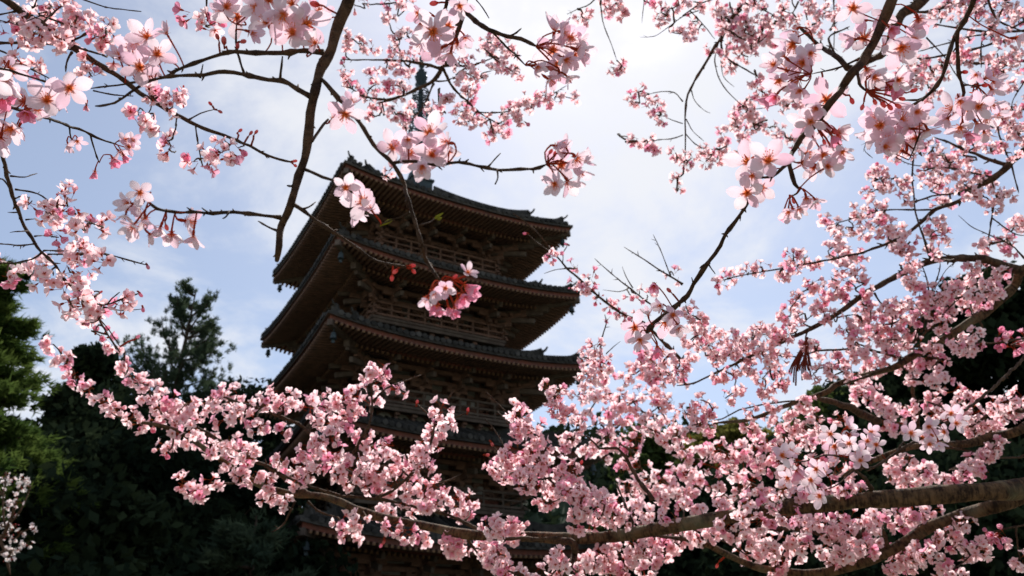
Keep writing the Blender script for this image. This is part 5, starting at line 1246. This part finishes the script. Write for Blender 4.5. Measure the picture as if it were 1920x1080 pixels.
for p in ((1485, 85, 92), (1474, 128, 90), (1505, 118, 74), (1460, 152, 64, 's'), (1442, 182, 54, 'p'), (1455, 180, 46, 'p'), (1620, 70, 84), (1658, 28, 66, 's'), (1600, 15, 76), (1615, 40, 60, 's'), (1550, 187, 88), (1530, 203, 56, 's'), (1508, 230, 66), (1512, 250, 56, 's'), (1495, 150, 66, 's'), (1520, 100, 56, 's'), (1470, 105, 60, 's'), (1450, 120, 60, 's'), (1500, 170, 56, 's'), (1490, 60, 60, 's'), (1600, 75, 60, 's'),
          (1403, 303, 92), (1440, 300, 94), (1400, 362, 74), (1428, 352, 66), (1410, 330, 50, 's'), (1486, 390, 42, 'p'), (1478, 398, 44, 's'), (1512, 372, 54, 's'), (1530, 376, 44, 's'), (1498, 392, 42, 's'), (1470, 400, 36, 'p'),
          (1520, 228, 60), (1545, 232, 54, 's'), (1515, 290, 66), (1545, 292, 66), (1570, 268, 64, 's'), (1552, 312, 60, 's'), (1572, 248, 56, 's'), (1525, 315, 56, 's'), (1580, 285, 54, 's'), (1505, 305, 50, 's'), (1560, 255, 50, 'p'),
          (1660, 150, 70, 'p'), (1640, 145, 64, 's'), (1685, 150, 60, 's'), (1672, 165, 60, 'p'), (1625, 130, 56, 's'), (1690, 90, 90), (1708, 58, 66, 's'), (1722, 38, 66, 's'), (1668, 52, 46, 'p'), (1660, 88, 56, 's'), (1715, 75, 60),
          (1226, 535, 40, 'p'), (1238, 573, 42, 's'), (1190, 615, 76), (1246, 605, 76), (1262, 590, 56, 's'), (1232, 652, 50, 'p'), (1242, 660, 46, 's'), (1200, 638, 56, 's'), (1215, 590, 40, 's'), (1272, 612, 50, 's')):
    b.flower(p[0], p[1], p[2], p[3] if len(p) > 3 else 'o')
for u, v, s_ in ((1645, 165, 20), (1655, 195, 22), (1668, 200, 22), (1683, 198, 22), (1695, 160, 22), (1712, 170, 22), (1640, 190, 20), (1690, 185, 20), (1565, 245, 22), (1572, 255, 20), (1568, 285, 20), (1545, 265, 18), (1520, 205, 18), (1545, 155, 20), (1597, 188, 22), (1617, 200, 20), (1255, 545, 18), (1488, 375, 20)): b.bud(u, v, s_)
b.done()

b = Bough('curved dark branch near the right edge carrying full round clusters of large blossom', .8, seed=55)
b.limb([(1850, -60), (1827, 0), (1808, 40), (1788, 75), (1775, 115), (1763, 150), (1740, 178), (1715, 195), (1702, 203)], 12, 5, ext=.5)
b.limb([(1795, 60), (1795, 100), (1800, 140), (1806, 172), (1800, 185)], 7, 6); b.limb([(1738, 180), (1720, 188), (1692, 188)], 5, 3); b.limb([(1806, 160), (1820, 160), (1832, 163)], 4, 3)
b.limb([(1725, 250), (1714, 280), (1704, 300)], 3, 2, join=False)
for p in ((1690, 225, 76), (1650, 235, 76), (1722, 232, 74), (1668, 262, 76), (1700, 268, 70), (1632, 250, 66, 's'), (1680, 205, 66), (1660, 275, 60, 's'), (1690, 282, 60, 's'), (1645, 215, 60, 's'), (1715, 260, 60), (1720, 210, 56, 's'), (1635, 225, 56, 's'), (1680, 245, 60, 's'), (1740, 245, 56, 's'), (1655, 255, 60), (1705, 240, 60, 's'),
          (1785, 205, 76), (1816, 205, 80), (1828, 178, 66, 's'), (1850, 145, 66, 's'), (1865, 152, 56, 's'), (1832, 232, 66, 's'), (1850, 220, 60, 's'), (1800, 240, 60, 's'), (1835, 200, 60), (1815, 250, 50, 'p'), (1775, 225, 60, 's'), (1800, 190, 60, 's'), (1860, 195, 60, 's'), (1860, 170, 50, 's'), (1908, 72, 60, 's'), (1845, 250, 54, 's'), (1830, 140, 40, 's'), (1870, 215, 50, 's')):
    b.flower(p[0], p[1], p[2], p[3] if len(p) > 3 else 'o')
for u, v, s_ in ((1700, 215, 18), (1808, 135, 20), (1845, 160, 20), (1830, 175, 18)): b.bud(u, v, s_)
b.done()

# ---- pale cherry tree low at the left edge, farther off
b = Bough('pale whitish cherry bough low at the left edge before the dark trees', 6.0, pm=M_PETAL_W, seed=56)
b.limb([(-190, 1150), (-90, 1080), (-20, 1040), (15, 985), (30, 935), (40, 900)], 14, 3, ext=1.0)
b.limb([(-20, 1040), (30, 1030), (55, 1015)], 6, 2); b.limb([(0, 1005), (10, 1040), (20, 1078)], 6, 3); b.limb([(15, 985), (40, 955), (58, 912)], 4, 2); b.limb([(10, 990), (5, 940), (12, 885)], 4, 2)
b.tufts([(10, 888), (14, 905), (5, 925), (15, 945), (8, 960), (25, 960), (20, 985), (5, 990), (30, 985), (12, 1005), (28, 1010), (38, 1000), (45, 1020), (52, 1022), (25, 1030), (8, 1030), (12, 1045), (20, 1048), (35, 1030), (30, 930), (40, 910), (52, 912), (45, 900), (32, 945), (22, 900), (60, 990)], 10, (3, 6), pink=0)
b.done()

for o in bpy.data.objects:       # sanity: nothing may be hidden
    o.hide_render = False
